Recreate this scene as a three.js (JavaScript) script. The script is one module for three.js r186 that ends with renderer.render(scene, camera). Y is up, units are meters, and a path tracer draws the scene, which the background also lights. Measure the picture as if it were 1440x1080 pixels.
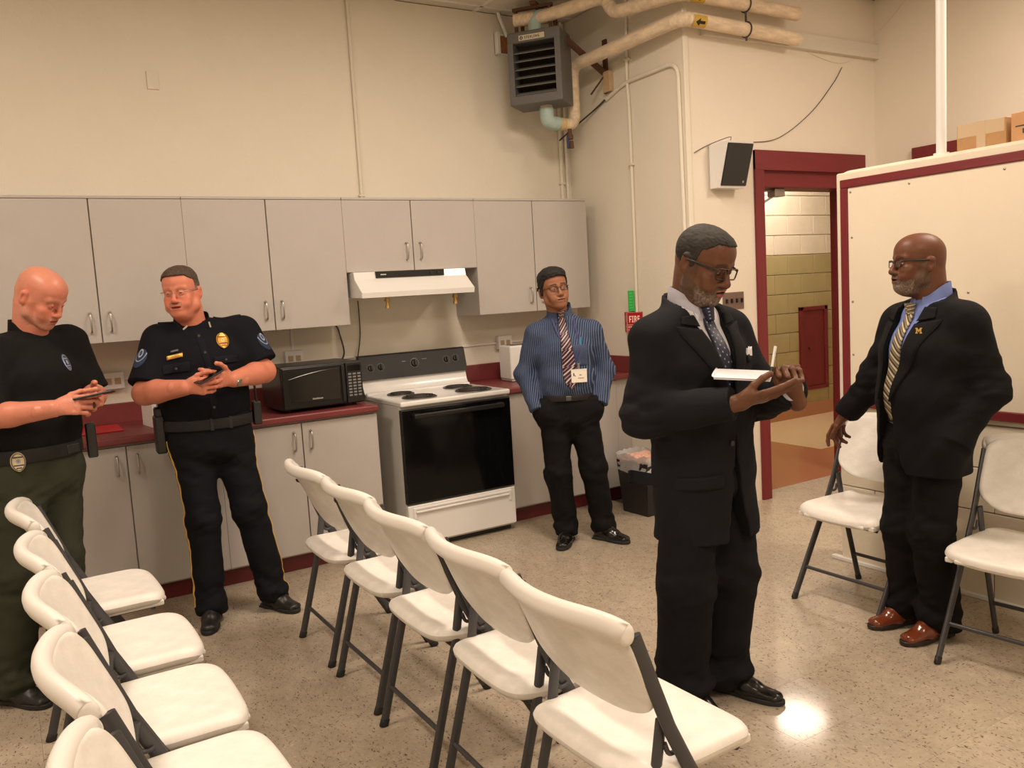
import * as THREE from 'three';
import { mergeGeometries } from 'three/addons/utils/BufferGeometryUtils.js';
import { RoundedBoxGeometry } from 'three/addons/geometries/RoundedBoxGeometry.js';
import { ImprovedNoise } from 'three/addons/math/ImprovedNoise.js';
import { RectAreaLightUniformsLib } from 'three/addons/lights/RectAreaLightUniformsLib.js';

// ---------- camera, lights, exposure ----------
const scene = new THREE.Scene();
const camera = new THREE.PerspectiveCamera(2 * Math.atan(540 / 1190) * 180 / Math.PI, 4 / 3, 0.05, 60);
camera.position.set(0, 1.53, 0);
camera.rotation.set(-6.22 * Math.PI / 180, -31.0 * Math.PI / 180, -3.37 * Math.PI / 180, 'YXZ');
scene.background = new THREE.Color(0x000000);
const renderer = new THREE.WebGLRenderer({ antialias: true });
renderer.toneMapping = THREE.LinearToneMapping;
renderer.toneMappingExposure = 1.0;
renderer.shadowMap.enabled = true;
RectAreaLightUniformsLib.init();
const LAMP_COLOUR = new THREE.Color().setRGB(1.0, 0.83, 0.68);
const LAMP_POWER = 33;
const CEIL = 3.47;
// troffers recessed in the suspended ceiling: [x, z]
const TROFFERS = [[-0.915, -2.745], [2.135, -2.745], [-0.915, 0.915], [2.135, 0.915], [4.575, -1.525]];

// ---------- helpers ----------
const V = (x, y, z) => new THREE.Vector3(x, y, z);
const col = (r, g, b) => new THREE.Color().setRGB(r, g, b);
let seedState = 12345;
const rnd = () => { seedState = (seedState * 1664525 + 1013904223) >>> 0; return seedState / 4294967296; };
const perlin = new ImprovedNoise();
const noise3 = (x, y, z) => perlin.noise(x + 31.7, y + 11.3, z + 57.1);
const taken = new Map();
function numbered(n) { const k = taken.get(n) || 0; taken.set(n, k + 1); return k ? n + '_' + String(k).padStart(3, '0') : n; }
function std(r, g, b, roughness = 0.6, extra = {}) { return new THREE.MeshStandardMaterial({ color: col(r, g, b), roughness, ...extra }); }
function phys(r, g, b, roughness, extra = {}) { return new THREE.MeshPhysicalMaterial({ color: col(r, g, b), roughness, ...extra }); }
function prep(g) {
  const q = g.index ? g.toNonIndexed() : g;
  for (const k of Object.keys(q.attributes)) if (!['position', 'normal', 'uv'].includes(k)) q.deleteAttribute(k);
  if (!q.attributes.normal) q.computeVertexNormals();
  if (!q.attributes.uv) q.setAttribute('uv', new THREE.BufferAttribute(new Float32Array(q.attributes.position.count * 2), 2));
  return q;
}
function join(list) { return list.length === 1 ? list[0] : mergeGeometries(list.map(prep)); }
// uv in metres from the face that a triangle looks along (box projection)
function metreUV(g, scale = 1) {
  const q = prep(g), p = q.attributes.position, uv = q.attributes.uv;
  const a = V(), b = V(), c = V(), n = V();
  for (let i = 0; i < p.count; i += 3) {
    a.fromBufferAttribute(p, i); b.fromBufferAttribute(p, i + 1); c.fromBufferAttribute(p, i + 2);
    n.crossVectors(b.clone().sub(a), c.clone().sub(a));
    const x = Math.abs(n.x), y = Math.abs(n.y), z = Math.abs(n.z);
    [a, b, c].forEach((v, k) => {
      if (y >= x && y >= z) uv.setXY(i + k, v.x * scale, v.z * scale);
      else if (x >= z) uv.setXY(i + k, v.z * scale, v.y * scale);
      else uv.setXY(i + k, v.x * scale, v.y * scale);
    });
  }
  return q;
}
const bx = (x0, x1, y0, y1, z0, z1) => new THREE.BoxGeometry(x1 - x0, y1 - y0, z1 - z0).translate((x0 + x1) / 2, (y0 + y1) / 2, (z0 + z1) / 2);
const rbx = (x0, x1, y0, y1, z0, z1, r = 0.004, s = 2) => new RoundedBoxGeometry(x1 - x0, y1 - y0, z1 - z0, s, Math.min(r, (x1 - x0) / 2.01, (y1 - y0) / 2.01, (z1 - z0) / 2.01)).translate((x0 + x1) / 2, (y0 + y1) / 2, (z0 + z1) / 2);
const cyl = (r0, r1, h, x, y, z, n = 20) => new THREE.CylinderGeometry(r0, r1, h, n).translate(x, y, z);
function tube(pts, r, seg = 0, rad = 10, closed = false, tension = 0.5) {
  const c = pts.length === 2 && !closed ? new THREE.LineCurve3(pts[0], pts[1]) : new THREE.CatmullRomCurve3(pts, closed, 'catmullrom', tension);
  const g = [new THREE.TubeGeometry(c, seg || Math.max(2, pts.length * 6), r, rad, closed)];
  if (!closed) for (const [p, q] of [[pts[0], pts[1]], [pts[pts.length - 1], pts[pts.length - 2]]]) {
    const d = p.clone().sub(q).normalize();
    const cap = new THREE.CircleGeometry(r, rad); cap.applyQuaternion(new THREE.Quaternion().setFromUnitVectors(V(0, 0, 1), d)); cap.translate(p.x, p.y, p.z); g.push(cap);
  }
  return join(g);
}
// round pipe with rounded elbows at every inner corner
function pipe(pts, r, bend = 0.09, rad = 16) {
  const path = new THREE.CurvePath();
  let last = pts[0].clone();
  for (let i = 1; i < pts.length; i++) {
    if (i === pts.length - 1) { path.add(new THREE.LineCurve3(last, pts[i].clone())); break; }
    const a = pts[i - 1].clone().sub(pts[i]), b = pts[i + 1].clone().sub(pts[i]);
    const k = Math.min(bend, a.length() * 0.49, b.length() * 0.49);
    const p = pts[i].clone().add(a.normalize().multiplyScalar(k)), q = pts[i].clone().add(b.normalize().multiplyScalar(k));
    path.add(new THREE.LineCurve3(last, p)); path.add(new THREE.QuadraticBezierCurve3(p, pts[i].clone(), q)); last = q;
  }
  const out = [];
  for (const c of path.curves) out.push(new THREE.TubeGeometry(c, c.isLineCurve3 ? 1 : 10, r, rad));
  return join(out);
}
// bar with an elliptical section, flat side across the direction w
function bar(pts, rw, rd, w, n = 14, caps = true) {
  const pos = [], idx = [];
  pts.forEach((p, i) => {
    const t = (pts[Math.min(i + 1, pts.length - 1)].clone().sub(pts[Math.max(i - 1, 0)])).normalize();
    const a = w.clone().addScaledVector(t, -w.dot(t)).normalize(), b = t.clone().cross(a);
    for (let k = 0; k < n; k++) { const u = k / n * Math.PI * 2; const v = p.clone().addScaledVector(a, Math.cos(u) * rw).addScaledVector(b, Math.sin(u) * rd); pos.push(v.x, v.y, v.z); }
  });
  for (let i = 0; i < pts.length - 1; i++) for (let k = 0; k < n; k++) { const a = i * n + k, b = i * n + (k + 1) % n; idx.push(a, b, a + n, b, b + n, a + n); }
  if (caps) for (const [s, flip] of [[0, true], [(pts.length - 1) * n, false]]) for (let k = 1; k < n - 1; k++) flip ? idx.push(s, s + k + 1, s + k) : idx.push(s, s + k, s + k + 1);
  const g = new THREE.BufferGeometry(); g.setAttribute('position', new THREE.Float32BufferAttribute(pos, 3)); g.setIndex(idx); g.computeVertexNormals();
  return g;
}
function mesh(name, geos, mat, parent = scene) {
  const m = new THREE.Mesh(Array.isArray(geos) ? join(geos) : geos, mat);
  m.name = parent === scene ? numbered(name) : name; m.castShadow = m.receiveShadow = true; parent.add(m); return m;
}
function thing(name, label, category, [x, y, z] = [0, 0, 0], turn = 0, group) {
  const o = new THREE.Group(); o.name = numbered(name); scene.add(o); o.position.set(x, y, z); o.rotation.y = turn;
  o.userData = { label, category }; if (group) o.userData.group = group; return o;
}
function tag(o, label, category, group) { o.userData.label = label; o.userData.category = category; if (group) o.userData.group = group; return o; }
function struct(o, label, category = 'wall') { o.userData.kind = 'structure'; o.userData.label = label; o.userData.category = category; return o; }
function dup(root, [x, y, z], turn, label, group) {
  const r = root.clone(); r.name = numbered(root.name.replace(/_\d\d\d$/, '')); scene.add(r); r.position.set(x, y, z); r.rotation.y = turn;
  r.userData = { ...root.userData, label }; if (group) r.userData.group = group; return r;
}
// textures -------------------------------------------------------------------------------------------------
function dataTex(n, fn, srgb = true, rep = 1) {
  const d = new Uint8Array(n * n * 4);
  for (let j = 0; j < n; j++) for (let i = 0; i < n; i++) { const c = fn(i / n, j / n, i, j); const k = (j * n + i) * 4; d[k] = Math.max(0, Math.min(255, c[0])); d[k + 1] = Math.max(0, Math.min(255, c[1])); d[k + 2] = Math.max(0, Math.min(255, c[2])); d[k + 3] = 255; }
  const t = new THREE.DataTexture(d, n, n); t.magFilter = THREE.LinearFilter; t.minFilter = THREE.LinearMipmapLinearFilter; t.generateMipmaps = true; t.wrapS = t.wrapT = THREE.RepeatWrapping; t.repeat.set(rep, rep);
  if (srgb) t.colorSpace = THREE.SRGBColorSpace; t.needsUpdate = true; return t;
}
function canvasTex(w, h, draw) {
  const c = document.createElement('canvas'); c.width = w; c.height = h; const x = c.getContext('2d'); draw(x, w, h);
  const t = new THREE.CanvasTexture(c); t.colorSpace = THREE.SRGBColorSpace; t.magFilter = THREE.LinearFilter; return t;
}
// tileable value noise
function tileNoise(n, cells, seed) {
  const g = []; let s = seed; const r = () => { s = (s * 1664525 + 1013904223) >>> 0; return s / 4294967296; };
  for (let i = 0; i < cells * cells; i++) g.push(r());
  return (u, v) => { const x = u * cells, y = v * cells, i = Math.floor(x), j = Math.floor(y), fx = x - i, fy = y - j, sx = fx * fx * (3 - 2 * fx), sy = fy * fy * (3 - 2 * fy), at = (a, b) => g[((b + cells) % cells) * cells + (a + cells) % cells]; return (at(i, j) * (1 - sx) + at(i + 1, j) * sx) * (1 - sy) + (at(i, j + 1) * (1 - sx) + at(i + 1, j + 1) * sx) * sy; };
}
const nA = tileNoise(256, 8, 7), nB = tileNoise(256, 32, 19), nC = tileNoise(256, 96, 43);
const bumpFine = dataTex(256, (u, v) => { const k = 255 * (0.35 * nB(u, v) + 0.65 * nC(u, v)); return [k, k, k]; }, false);
const mottle = (r, g, b, amt, rep = 1) => dataTex(256, (u, v) => { const k = 1 + amt * (0.6 * (nA(u, v) - 0.5) + 0.25 * (nB(u, v) - 0.5) + 0.15 * (nC(u, v) - 0.5)); return [r * k, g * k, b * k]; }, true, rep);
function paint(r, g, b, roughness, amt = 0.06, bump = 0.0006, rep = 0.6) {
  const m = new THREE.MeshStandardMaterial({ color: 0xffffff, map: mottle(r, g, b, amt, rep), roughness, bumpMap: bumpFine, bumpScale: bump }); return m;
}
// speckled vinyl composition tile, 1.22 m across
const speck = (() => {
  const n = 1024, buf = new Float32Array(n * n * 3); const base = [176, 162, 142];
  for (let j = 0; j < n; j++) for (let i = 0; i < n; i++) { const k = 1 + 0.05 * (nA(i / n, j / n) - 0.5) + 0.06 * (nB(i / n, j / n) - 0.5) + 0.05 * (nC(i / n, j / n) - 0.5); for (let c = 0; c < 3; c++) buf[(j * n + i) * 3 + c] = base[c] * k; }
  const streak = (count, len, w, tone, al) => { for (let s = 0; s < count; s++) { let x = rnd() * n, y = rnd() * n; const a = rnd() < 0.7 ? (rnd() - 0.5) * 1.1 : rnd() * 6.28, L = len * (0.3 + rnd()), W = w * (0.5 + rnd()), b = al * (0.5 + 0.5 * rnd()); let bend = (rnd() - 0.5) * 0.12, an = a; for (let t = 0; t < L; t++) { x += Math.cos(an); y += Math.sin(an); an += bend * 0.3; for (let q = -Math.ceil(W); q <= W; q++) { if (Math.abs(q) > W * (1 - Math.abs(2 * t / L - 1) ** 3)) continue; const i = ((Math.round(x - Math.sin(an) * q)) % n + n) % n, j = ((Math.round(y + Math.cos(an) * q)) % n + n) % n; for (let c = 0; c < 3; c++) { const k = (j * n + i) * 3 + c; buf[k] = buf[k] * (1 - b) + tone[c] * b; } } } } };
  streak(2600, 12, 1.5, [206, 196, 176], 0.55); streak(2600, 10, 1.2, [128, 108, 84], 0.65); streak(2100, 9, 1.2, [72, 54, 40], 0.85); streak(700, 13, 1.5, [56, 42, 32], 0.9);
  return dataTex(n, (u, v, i, j) => { const k = (j * n + i) * 3; return [buf[k], buf[k + 1], buf[k + 2]]; });
})();
// ---------- room shell ----------
const M = {
  wall: paint(226, 219, 203, 0.75, 0.018), wallWarm: paint(228, 218, 202, 0.75, 0.018), ceiling: paint(214, 206, 192, 0.9, 0.04),
  red: paint(116, 33, 38, 0.45, 0.12, 0.0003), redBase: paint(98, 26, 30, 0.4, 0.1, 0.0002), counter: paint(120, 52, 52, 0.4, 0.12, 0.0001, 3),
  cabinet: paint(182, 176, 170, 0.5, 0.03, 0.0001, 1), gap: std(0.02, 0.018, 0.016, 0.8),
  green: paint(176, 164, 118, 0.5, 0.08), blockWhite: paint(226, 216, 196, 0.6, 0.06), terracotta: paint(176, 104, 66, 0.3, 0.12, 0.0001, 2), corridorTan: paint(214, 190, 150, 0.25, 0.06, 0.0001, 2),
  white: std(0.78, 0.77, 0.74, 0.35), whiteGloss: phys(0.80, 0.79, 0.76, 0.25, { clearcoat: 0.5, clearcoatRoughness: 0.15 }), plasticWhite: phys(0.80, 0.78, 0.74, 0.42),
  black: std(0.012, 0.012, 0.012, 0.35), blackGlass: phys(0.004, 0.004, 0.0045, 0.09, { specularIntensity: 0.55 }), chrome: std(0.62, 0.6, 0.56, 0.28, { metalness: 1 }), nickel: std(0.45, 0.43, 0.4, 0.35, { metalness: 0.9 }),
  steelGrey: std(0.062, 0.062, 0.066, 0.42, { metalness: 0.3 }), heaterGrey: std(0.13, 0.13, 0.125, 0.5, { metalness: 0.2 }), rust: std(0.11, 0.05, 0.028, 0.85), brass: std(0.42, 0.26, 0.08, 0.4, { metalness: 0.8 }),
  pipeWrap: new THREE.MeshStandardMaterial({ color: 0xffffff, map: mottle(226, 206, 178, 0.2, 1.5), roughness: 0.8, bumpMap: bumpFine, bumpScale: 0.002 }), pipeTeal: paint(168, 190, 184, 0.5, 0.1),
  cable: std(0.05, 0.045, 0.04, 0.6), rubber: std(0.015, 0.015, 0.015, 0.7),
};
const floor = mesh('floor', metreUV(bx(-3.65, 5.67, -0.12, -0.006, -5.3, 3.2)), std(0.10, 0.085, 0.065, 0.8)); struct(floor, 'beige speckled vinyl tile floor', 'floor');
{ // 12 inch tiles, each a mesh; beyond the view one sheet goes on
  const T = 0.305, variants = []; const mats = [0, 1, 2].map((k) => new THREE.MeshPhysicalMaterial({ color: new THREE.Color().setScalar(1 - 0.012 * k), map: speck, roughness: 0.5, clearcoat: 0.4, clearcoatRoughness: 0.1, bumpMap: bumpFine, bumpScale: 0.0009 }));
  for (let k = 0; k < 12; k++) {
    const g = prep(rbx(-T / 2 + 0.0003, T / 2 - 0.0003, -0.006, 0, -T / 2 + 0.0003, T / 2 - 0.0003, 0.0004, 1)); const p = g.attributes.position, uv = g.attributes.uv, ox = rnd(), oy = rnd(), a = Math.floor(rnd() * 4) * Math.PI / 2;
    for (let i = 0; i < p.count; i++) { const x = p.getX(i) / 1.22, z = p.getZ(i) / 1.22; uv.setXY(i, x * Math.cos(a) - z * Math.sin(a) + ox, x * Math.sin(a) + z * Math.cos(a) + oy); }
    variants.push(g);
  }
  const want = []; const rest = [];
  for (let i = -12; i < 19; i++) for (let j = -18; j < 11; j++) { // tile grid
    const x = (i + 0.5) * T - 0.02, z = (j + 0.5) * T + 0.02; if (x > 5.6 || x < -3.5 || z < -5.25 || z > 3.1 || (x > 3.75 && z < -4.35)) continue;
    const dx = x * Math.cos(31 * Math.PI / 180) + z * Math.sin(31 * Math.PI / 180), dz = x * Math.sin(31 * Math.PI / 180) - z * Math.cos(31 * Math.PI / 180);
    const hidden = (z < -4.78 && x < 3.8) || (x > 3.8 && z > -2.9) || z < -4.2;
    (dz > 1.35 && Math.abs(dx) < 0.64 * dz + 0.35 && !hidden ? want : rest).push([x, z, dz]);
  }
  want.sort((a, b) => a[2] - b[2]);
  want.slice(0, 300).forEach(([x, z], k) => { const m = mesh('tile', variants[Math.floor(rnd() * 12)], mats[Math.floor(rnd() * 3)], floor); m.position.set(x, 0, z); });
  const others = [...want.slice(300), ...rest].map(([x, z], k) => variants[k % 12].clone().translate(x, 0, z));
  const sheet = mesh('more_tiles', others, mats[0], floor); sheet.userData.kind = 'stuff';
}
const wb = mesh('wall_back', metreUV(bx(-3.8, 3.95, 0, CEIL, -5.44, -5.29)), M.wall); struct(wb, 'tall cream painted wall behind the kitchen cabinets');
const wa = mesh('wall_alcove', metreUV(bx(3.8, 3.95, 0, CEIL, -5.29, -4.26)), M.wall); struct(wa, 'cream side wall between the cabinets and the doorway corner');
const DX0 = 4.464, DX1 = 5.449, DTOP = 2.13;
const wd = mesh('wall_door', [metreUV(bx(3.8, DX0, 0, CEIL, -4.26, -4.04)), metreUV(bx(DX1, 5.67, 0, CEIL, -4.26, -4.04)), metreUV(bx(DX0, DX1, DTOP + 0.11, CEIL, -4.26, -4.04))], M.wallWarm); struct(wd, 'cream wall around the dark red doorway');
const wr = mesh('wall_right', metreUV(bx(5.67, 5.82, 0, CEIL, -4.26, 3.2)), M.wallWarm); struct(wr, 'cream wall seen beyond the white partition');
struct(mesh('wall_left', metreUV(bx(-3.8, -3.65, 0, CEIL, -5.29, 3.35)), M.wall), 'cream painted side wall of the room');
struct(mesh('wall_front', metreUV(bx(-3.65, 5.82, 0, CEIL, 3.2, 3.35)), M.wall), 'cream painted wall behind the viewer');
const ceilingSlab = mesh('ceiling', bx(-3.8, 5.82, CEIL + 0.03, CEIL + 0.12, -5.44, 3.35), M.ceiling); struct(ceilingSlab, 'suspended ceiling of pale panels', 'ceiling');
{
  const PX = 0.61, PZ = 1.22, gA = metreUV(bx(-PX / 2 + 0.012, PX / 2 - 0.012, 0, 0.015, -PZ / 2 + 0.012, PZ / 2 - 0.012)), bars = [];
  for (let i = -6; i < 10; i++) for (let j = -5; j < 3; j++) {
    const x = (i + 0.5) * PX, z = (j + 0.5) * PZ - 0.305; if (z < -5.4 || x < -3.6 || x > 5.6) continue;
    if (TROFFERS.some(([a, b]) => Math.abs(a - x) < 0.3 && Math.abs(b - z) < 0.65)) continue;
    const p = mesh('panel', gA, M.ceiling, ceilingSlab); p.position.set(x, CEIL + 0.004, z);
  }
  for (let i = -6; i <= 9; i++) bars.push(bx(i * PX - 0.012, i * PX + 0.012, CEIL, CEIL + 0.03, -5.29, 3.2));
  for (let j = -4; j <= 2; j++) bars.push(bx(-3.65, 5.67, CEIL, CEIL + 0.03, j * PZ - 0.305 - 0.012, j * PZ - 0.305 + 0.012));
  mesh('edge_panel', bx(-3.65, 3.8, CEIL + 0.004, CEIL + 0.019, -5.29, -5.197), M.ceiling, ceilingSlab);
  mesh('grid_bars', bars, M.white, ceilingSlab);
}
// recessed lamps: housing, glowing diffuser and the light of the same size just below it
TROFFERS.forEach(([x, z], k) => {
  const t = thing('ceiling_light', ['recessed ceiling light panel over the seats by the bald officer', 'recessed ceiling light panel over the aisle beside the writing man', 'recessed ceiling light panel behind the left seats', 'recessed ceiling light panel behind the aisle', 'recessed ceiling light panel past the white partition'][k], 'ceiling light', [x, CEIL, z]);
  mesh('housing', [bx(-0.29, 0.29, 0.01, 0.03, -0.595, 0.595), bx(-0.295, -0.27, -0.004, 0.02, -0.6, 0.6), bx(0.27, 0.295, -0.004, 0.02, -0.6, 0.6), bx(-0.27, 0.27, -0.004, 0.02, -0.6, -0.575), bx(-0.27, 0.27, -0.004, 0.02, 0.575, 0.6)], M.white, t);
  mesh('diffuser', bx(-0.27, 0.27, 0.0, 0.008, -0.575, 0.575), new THREE.MeshStandardMaterial({ color: 0xffffff, emissive: LAMP_COLOUR, emissiveIntensity: 2.0, roughness: 0.6 }), t);
  const l = new THREE.RectAreaLight(LAMP_COLOUR, LAMP_POWER, 0.54, 1.15); l.position.set(0, -0.006, 0); l.rotation.x = -Math.PI / 2; l.name = 'lamp'; l.castShadow = true; t.add(l);
});
// corridor beyond the doorway
{
  const CZ = -6.15;
  const cf = mesh('floor', bx(3.95, 9.6, -0.12, -0.004, CZ - 0.15, -4.187), M.terracotta); struct(cf, 'terracotta and tan corridor floor beyond the doorway', 'floor');
  mesh('terracotta_field', metreUV(bx(3.95, 6.05, -0.004, 0.0015, CZ, -4.187)), phys(0.40, 0.17, 0.085, 0.22), cf); mesh('terracotta_border', metreUV(bx(6.05, 9.6, -0.004, 0.0015, -4.88, -4.187)), phys(0.40, 0.17, 0.085, 0.22), cf);
  mesh('tan_field', metreUV(bx(6.05, 9.6, -0.004, 0.0015, CZ, -4.88)), phys(0.66, 0.50, 0.31, 0.2), cf);
  struct(mesh('wall_corridor', [bx(3.95, 9.75, 0, 3.05, CZ - 0.15, CZ - 0.02)], M.blockWhite), 'painted block wall of the corridor, olive below and cream above');
  const cw = scene.children[scene.children.length - 1];
  const bw = 0.405, bh = 0.2045; const gB = metreUV(rbx(-bw / 2 + 0.003, bw / 2 - 0.003, -bh / 2 + 0.003, bh / 2 - 0.003, -0.02, 0, 0.005, 1));
  for (let r = 0; r < 13; r++) for (let c = 0; c < 6; c++) { const y = 0.15 + (r - 0.12) * bh + bh / 2 - 0.02, x = 6.35 + (c + (r % 2 ? 0.5 : 0)) * bw; const m = mesh('block', gB, y < 1.65 ? M.green : M.blockWhite, cw); m.position.set(x, y, CZ); }
  { const a = bx(3.95, 6.1, 0, 1.65, CZ - 0.02, CZ), b = bx(8.65, 9.6, 0, 1.65, CZ - 0.02, CZ); mesh('olive_paint', [a, b], M.green, cw); }
  const cb = mesh('baseboard_corridor', rbx(3.95, 9.6, 0, 0.147, CZ, CZ + 0.012, 0.004), phys(0.46, 0.22, 0.11, 0.35)); struct(cb, 'tan cove base along the corridor wall', 'baseboard');
  struct(mesh('wall_corridor_end', [bx(9.6, 9.75, 0, 3.05, CZ - 0.02, -4.04), bx(5.82, 9.6, 0, 3.05, -4.26, -4.11)], M.blockWhite), 'cream end walls of the corridor');
  struct(mesh('ceiling_corridor', bx(3.95, 9.75, 3.05, 3.15, CZ - 0.15, -4.0), M.ceiling), 'pale corridor ceiling', 'ceiling');
  const lx = 6.58, lz = -5.68;
  const t = thing('corridor_lamp', 'round ceiling lamp in the corridor beyond the doorway', 'ceiling light', [lx, 3.05, lz]);
  mesh('rim', cyl(0.32, 0.32, 0.05, 0, -0.025, 0, 40), M.white, t);
  mesh('diffuser', cyl(0.30, 0.30, 0.012, 0, -0.054, 0, 40), new THREE.MeshStandardMaterial({ color: 0xffffff, emissive: LAMP_COLOUR, emissiveIntensity: 24, roughness: 0.6 }), t);
  const l = new THREE.RectAreaLight(LAMP_COLOUR, 36, 0.46, 0.46); l.position.set(0, -0.066, 0); l.rotation.x = -Math.PI / 2; l.name = 'lamp'; l.castShadow = true; t.add(l);
  // red access panel on the corridor wall
  const ap = thing('access_panel', 'dark red metal access panel set in the olive corridor wall', 'access panel', [7.52, 0.735, CZ + 0.001]);
  mesh('panel_frame', [rbx(-0.22, 0.22, 0.41, 0.45, 0, 0.03), rbx(-0.22, 0.22, -0.45, -0.41, 0, 0.03), rbx(-0.22, -0.17, -0.45, 0.45, 0, 0.03), rbx(0.17, 0.22, -0.45, 0.45, 0, 0.03)], M.red, ap);
  const d = mesh('door', rbx(-0.168, 0.168, -0.408, 0.408, 0.0, 0.018), M.red, ap); mesh('latch', cyl(0.012, 0.012, 0.012, 0, 0, 0).rotateX(Math.PI / 2).translate(-0.08, 0, 0.022), M.black, d);
}
// doorway: red frame, closer arm
{
  const t = thing('door_1', 'dark red door frame around the open corridor doorway', 'door frame'); t.userData.kind = 'structure';
  const ox0 = 4.387, ox1 = 5.526, oy = 2.367, zf = -4.04;
  mesh('casing', [rbx(ox0, DX0 + 0.004, 0, oy, zf, zf + 0.022), rbx(DX1 - 0.004, ox1, 0, oy, zf, zf + 0.022), rbx(ox0, ox1, 2.236, oy, zf, zf + 0.024)], M.red, t);
  mesh('transom_panel', rbx(DX0, DX1, DTOP, 2.2405, zf - 0.22, zf - 0.012), M.red, t);
  mesh('jamb', [bx(DX0, DX0 + 0.014, 0, DTOP, -4.262, zf), bx(DX1 - 0.014, DX1, 0, DTOP, -4.262, zf), bx(DX0, DX0 + 0.03, 0, DTOP, -4.21, -4.17), bx(DX1 - 0.03, DX1, 0, DTOP, -4.21, -4.17)], M.red, t);
  mesh('strike_plate', bx(DX1 - 0.0165, DX1 - 0.0135, 0.97, 1.09, -4.15, -4.12), M.black, t);
  const c = mesh('closer_bracket', [rbx(4.66, 4.76, 2.075, 2.128, -4.17, -4.10)], M.nickel, t); mesh('closer_arm', [tube([V(4.70, 2.085, -4.14), V(4.58, 2.03, -4.16), V(4.48, 2.0, -4.2)], 0.008), tube([V(4.49, 2.11, -4.13), V(4.66, 2.115, -4.13)], 0.006)], M.nickel, t);
}
// baseboards
struct(mesh('baseboard_alcove', rbx(3.79, 3.8, 0, 0.1, -4.76, -4.04, 0.003), M.redBase), 'dark red base along the alcove wall', 'baseboard');
struct(mesh('trim_1', metreUV(rbx(3.797, 3.84, 0.1, CEIL, -4.05, -4.03, 0.012)), M.wall), 'painted corner bead at the wall edge', 'trim');
// white partition: block base, board in a red frame
{
  const X = 3.74, Z0 = -2.885, Z1 = 1.2, HT = 2.03;
  const t = thing('partition', 'white partition wall with red framed board over painted block base', 'partition'); t.userData.kind = 'structure';
  const shape = new THREE.Shape(); const r = 0.06; shape.moveTo(-Z0, 0.0); shape.lineTo(-Z0, HT - r); shape.quadraticCurveTo(-Z0, HT, -Z0 - r, HT); shape.lineTo(-Z1, HT); shape.lineTo(-Z1, 0); shape.closePath();
  const core = new THREE.ExtrudeGeometry(shape, { depth: 0.14, bevelEnabled: true, bevelSize: 0.008, bevelThickness: 0.008, bevelSegments: 3 }); core.rotateY(Math.PI / 2); core.translate(X + 0.022, 0, 0);
  mesh('core', metreUV(core), M.blockWhite, t);
  const bw = 0.405, bh = 0.2; const gB = metreUV(rbx(-0.022, 0, -bh / 2 + 0.002, bh / 2 - 0.002, -bw / 2 + 0.002, bw / 2 - 0.002, 0.004, 1)), gH = metreUV(rbx(-0.022, 0, -bh / 2 + 0.002, bh / 2 - 0.002, -bw / 4 + 0.002, bw / 4 - 0.002, 0.004, 1));
  for (let k = 0; k < 4; k++) for (let c = 0; c < 10; c++) { const half = k % 2 && c === 0; const z = Z0 - 0.004 + (k % 2 ? (c === 0 ? bw / 4 : c * bw) : c * bw + bw / 2); const m = mesh('block', half ? gH : gB, M.blockWhite, t); m.position.set(X + 0.015, 0.012 + k * bh + bh / 2, z); }
  mesh('base_trim', rbx(X - 0.022, X + 0.01, 0, 0.02, Z0 - 0.06, Z1, 0.004), M.white, t);
  const fx = X - 0.012, zl = -2.848, yt = 1.99, yb = 0.84, fw = 0.042;
  mesh('upper_panel', metreUV(rbx(X - 0.012, X + 0.03, 0.815, HT - 0.002, Z0, Z1, 0.01)), M.blockWhite, t);
  mesh('board_frame', [rbx(fx - 0.02, fx + 0.002, yt - fw, yt, zl, Z1 - 0.1), rbx(fx - 0.02, fx + 0.002, yb, yb + fw, zl, Z1 - 0.1), rbx(fx - 0.02, fx + 0.002, yb + fw, yt - fw, zl, zl + fw)], M.red, t);
  const b = mesh('board', metreUV(rbx(fx - 0.012, fx + 0.004, yb + fw, yt - fw, zl + fw, Z1 - 0.12, 0.002)), paint(232, 220, 198, 0.55, 0.03, 0.0001), t);
  for (const [y, z] of [[1.925, -2.79], [1.925, -2.47], [1.925, -2.03], [1.70, -2.785], [1.378, -2.785], [1.109, -2.785], [1.407, -2.187]]) mesh('screw', new THREE.SphereGeometry(0.006, 10, 6).scale(0.4, 1, 1).translate(fx - 0.0125, y, z), M.nickel, b);
}
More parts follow.
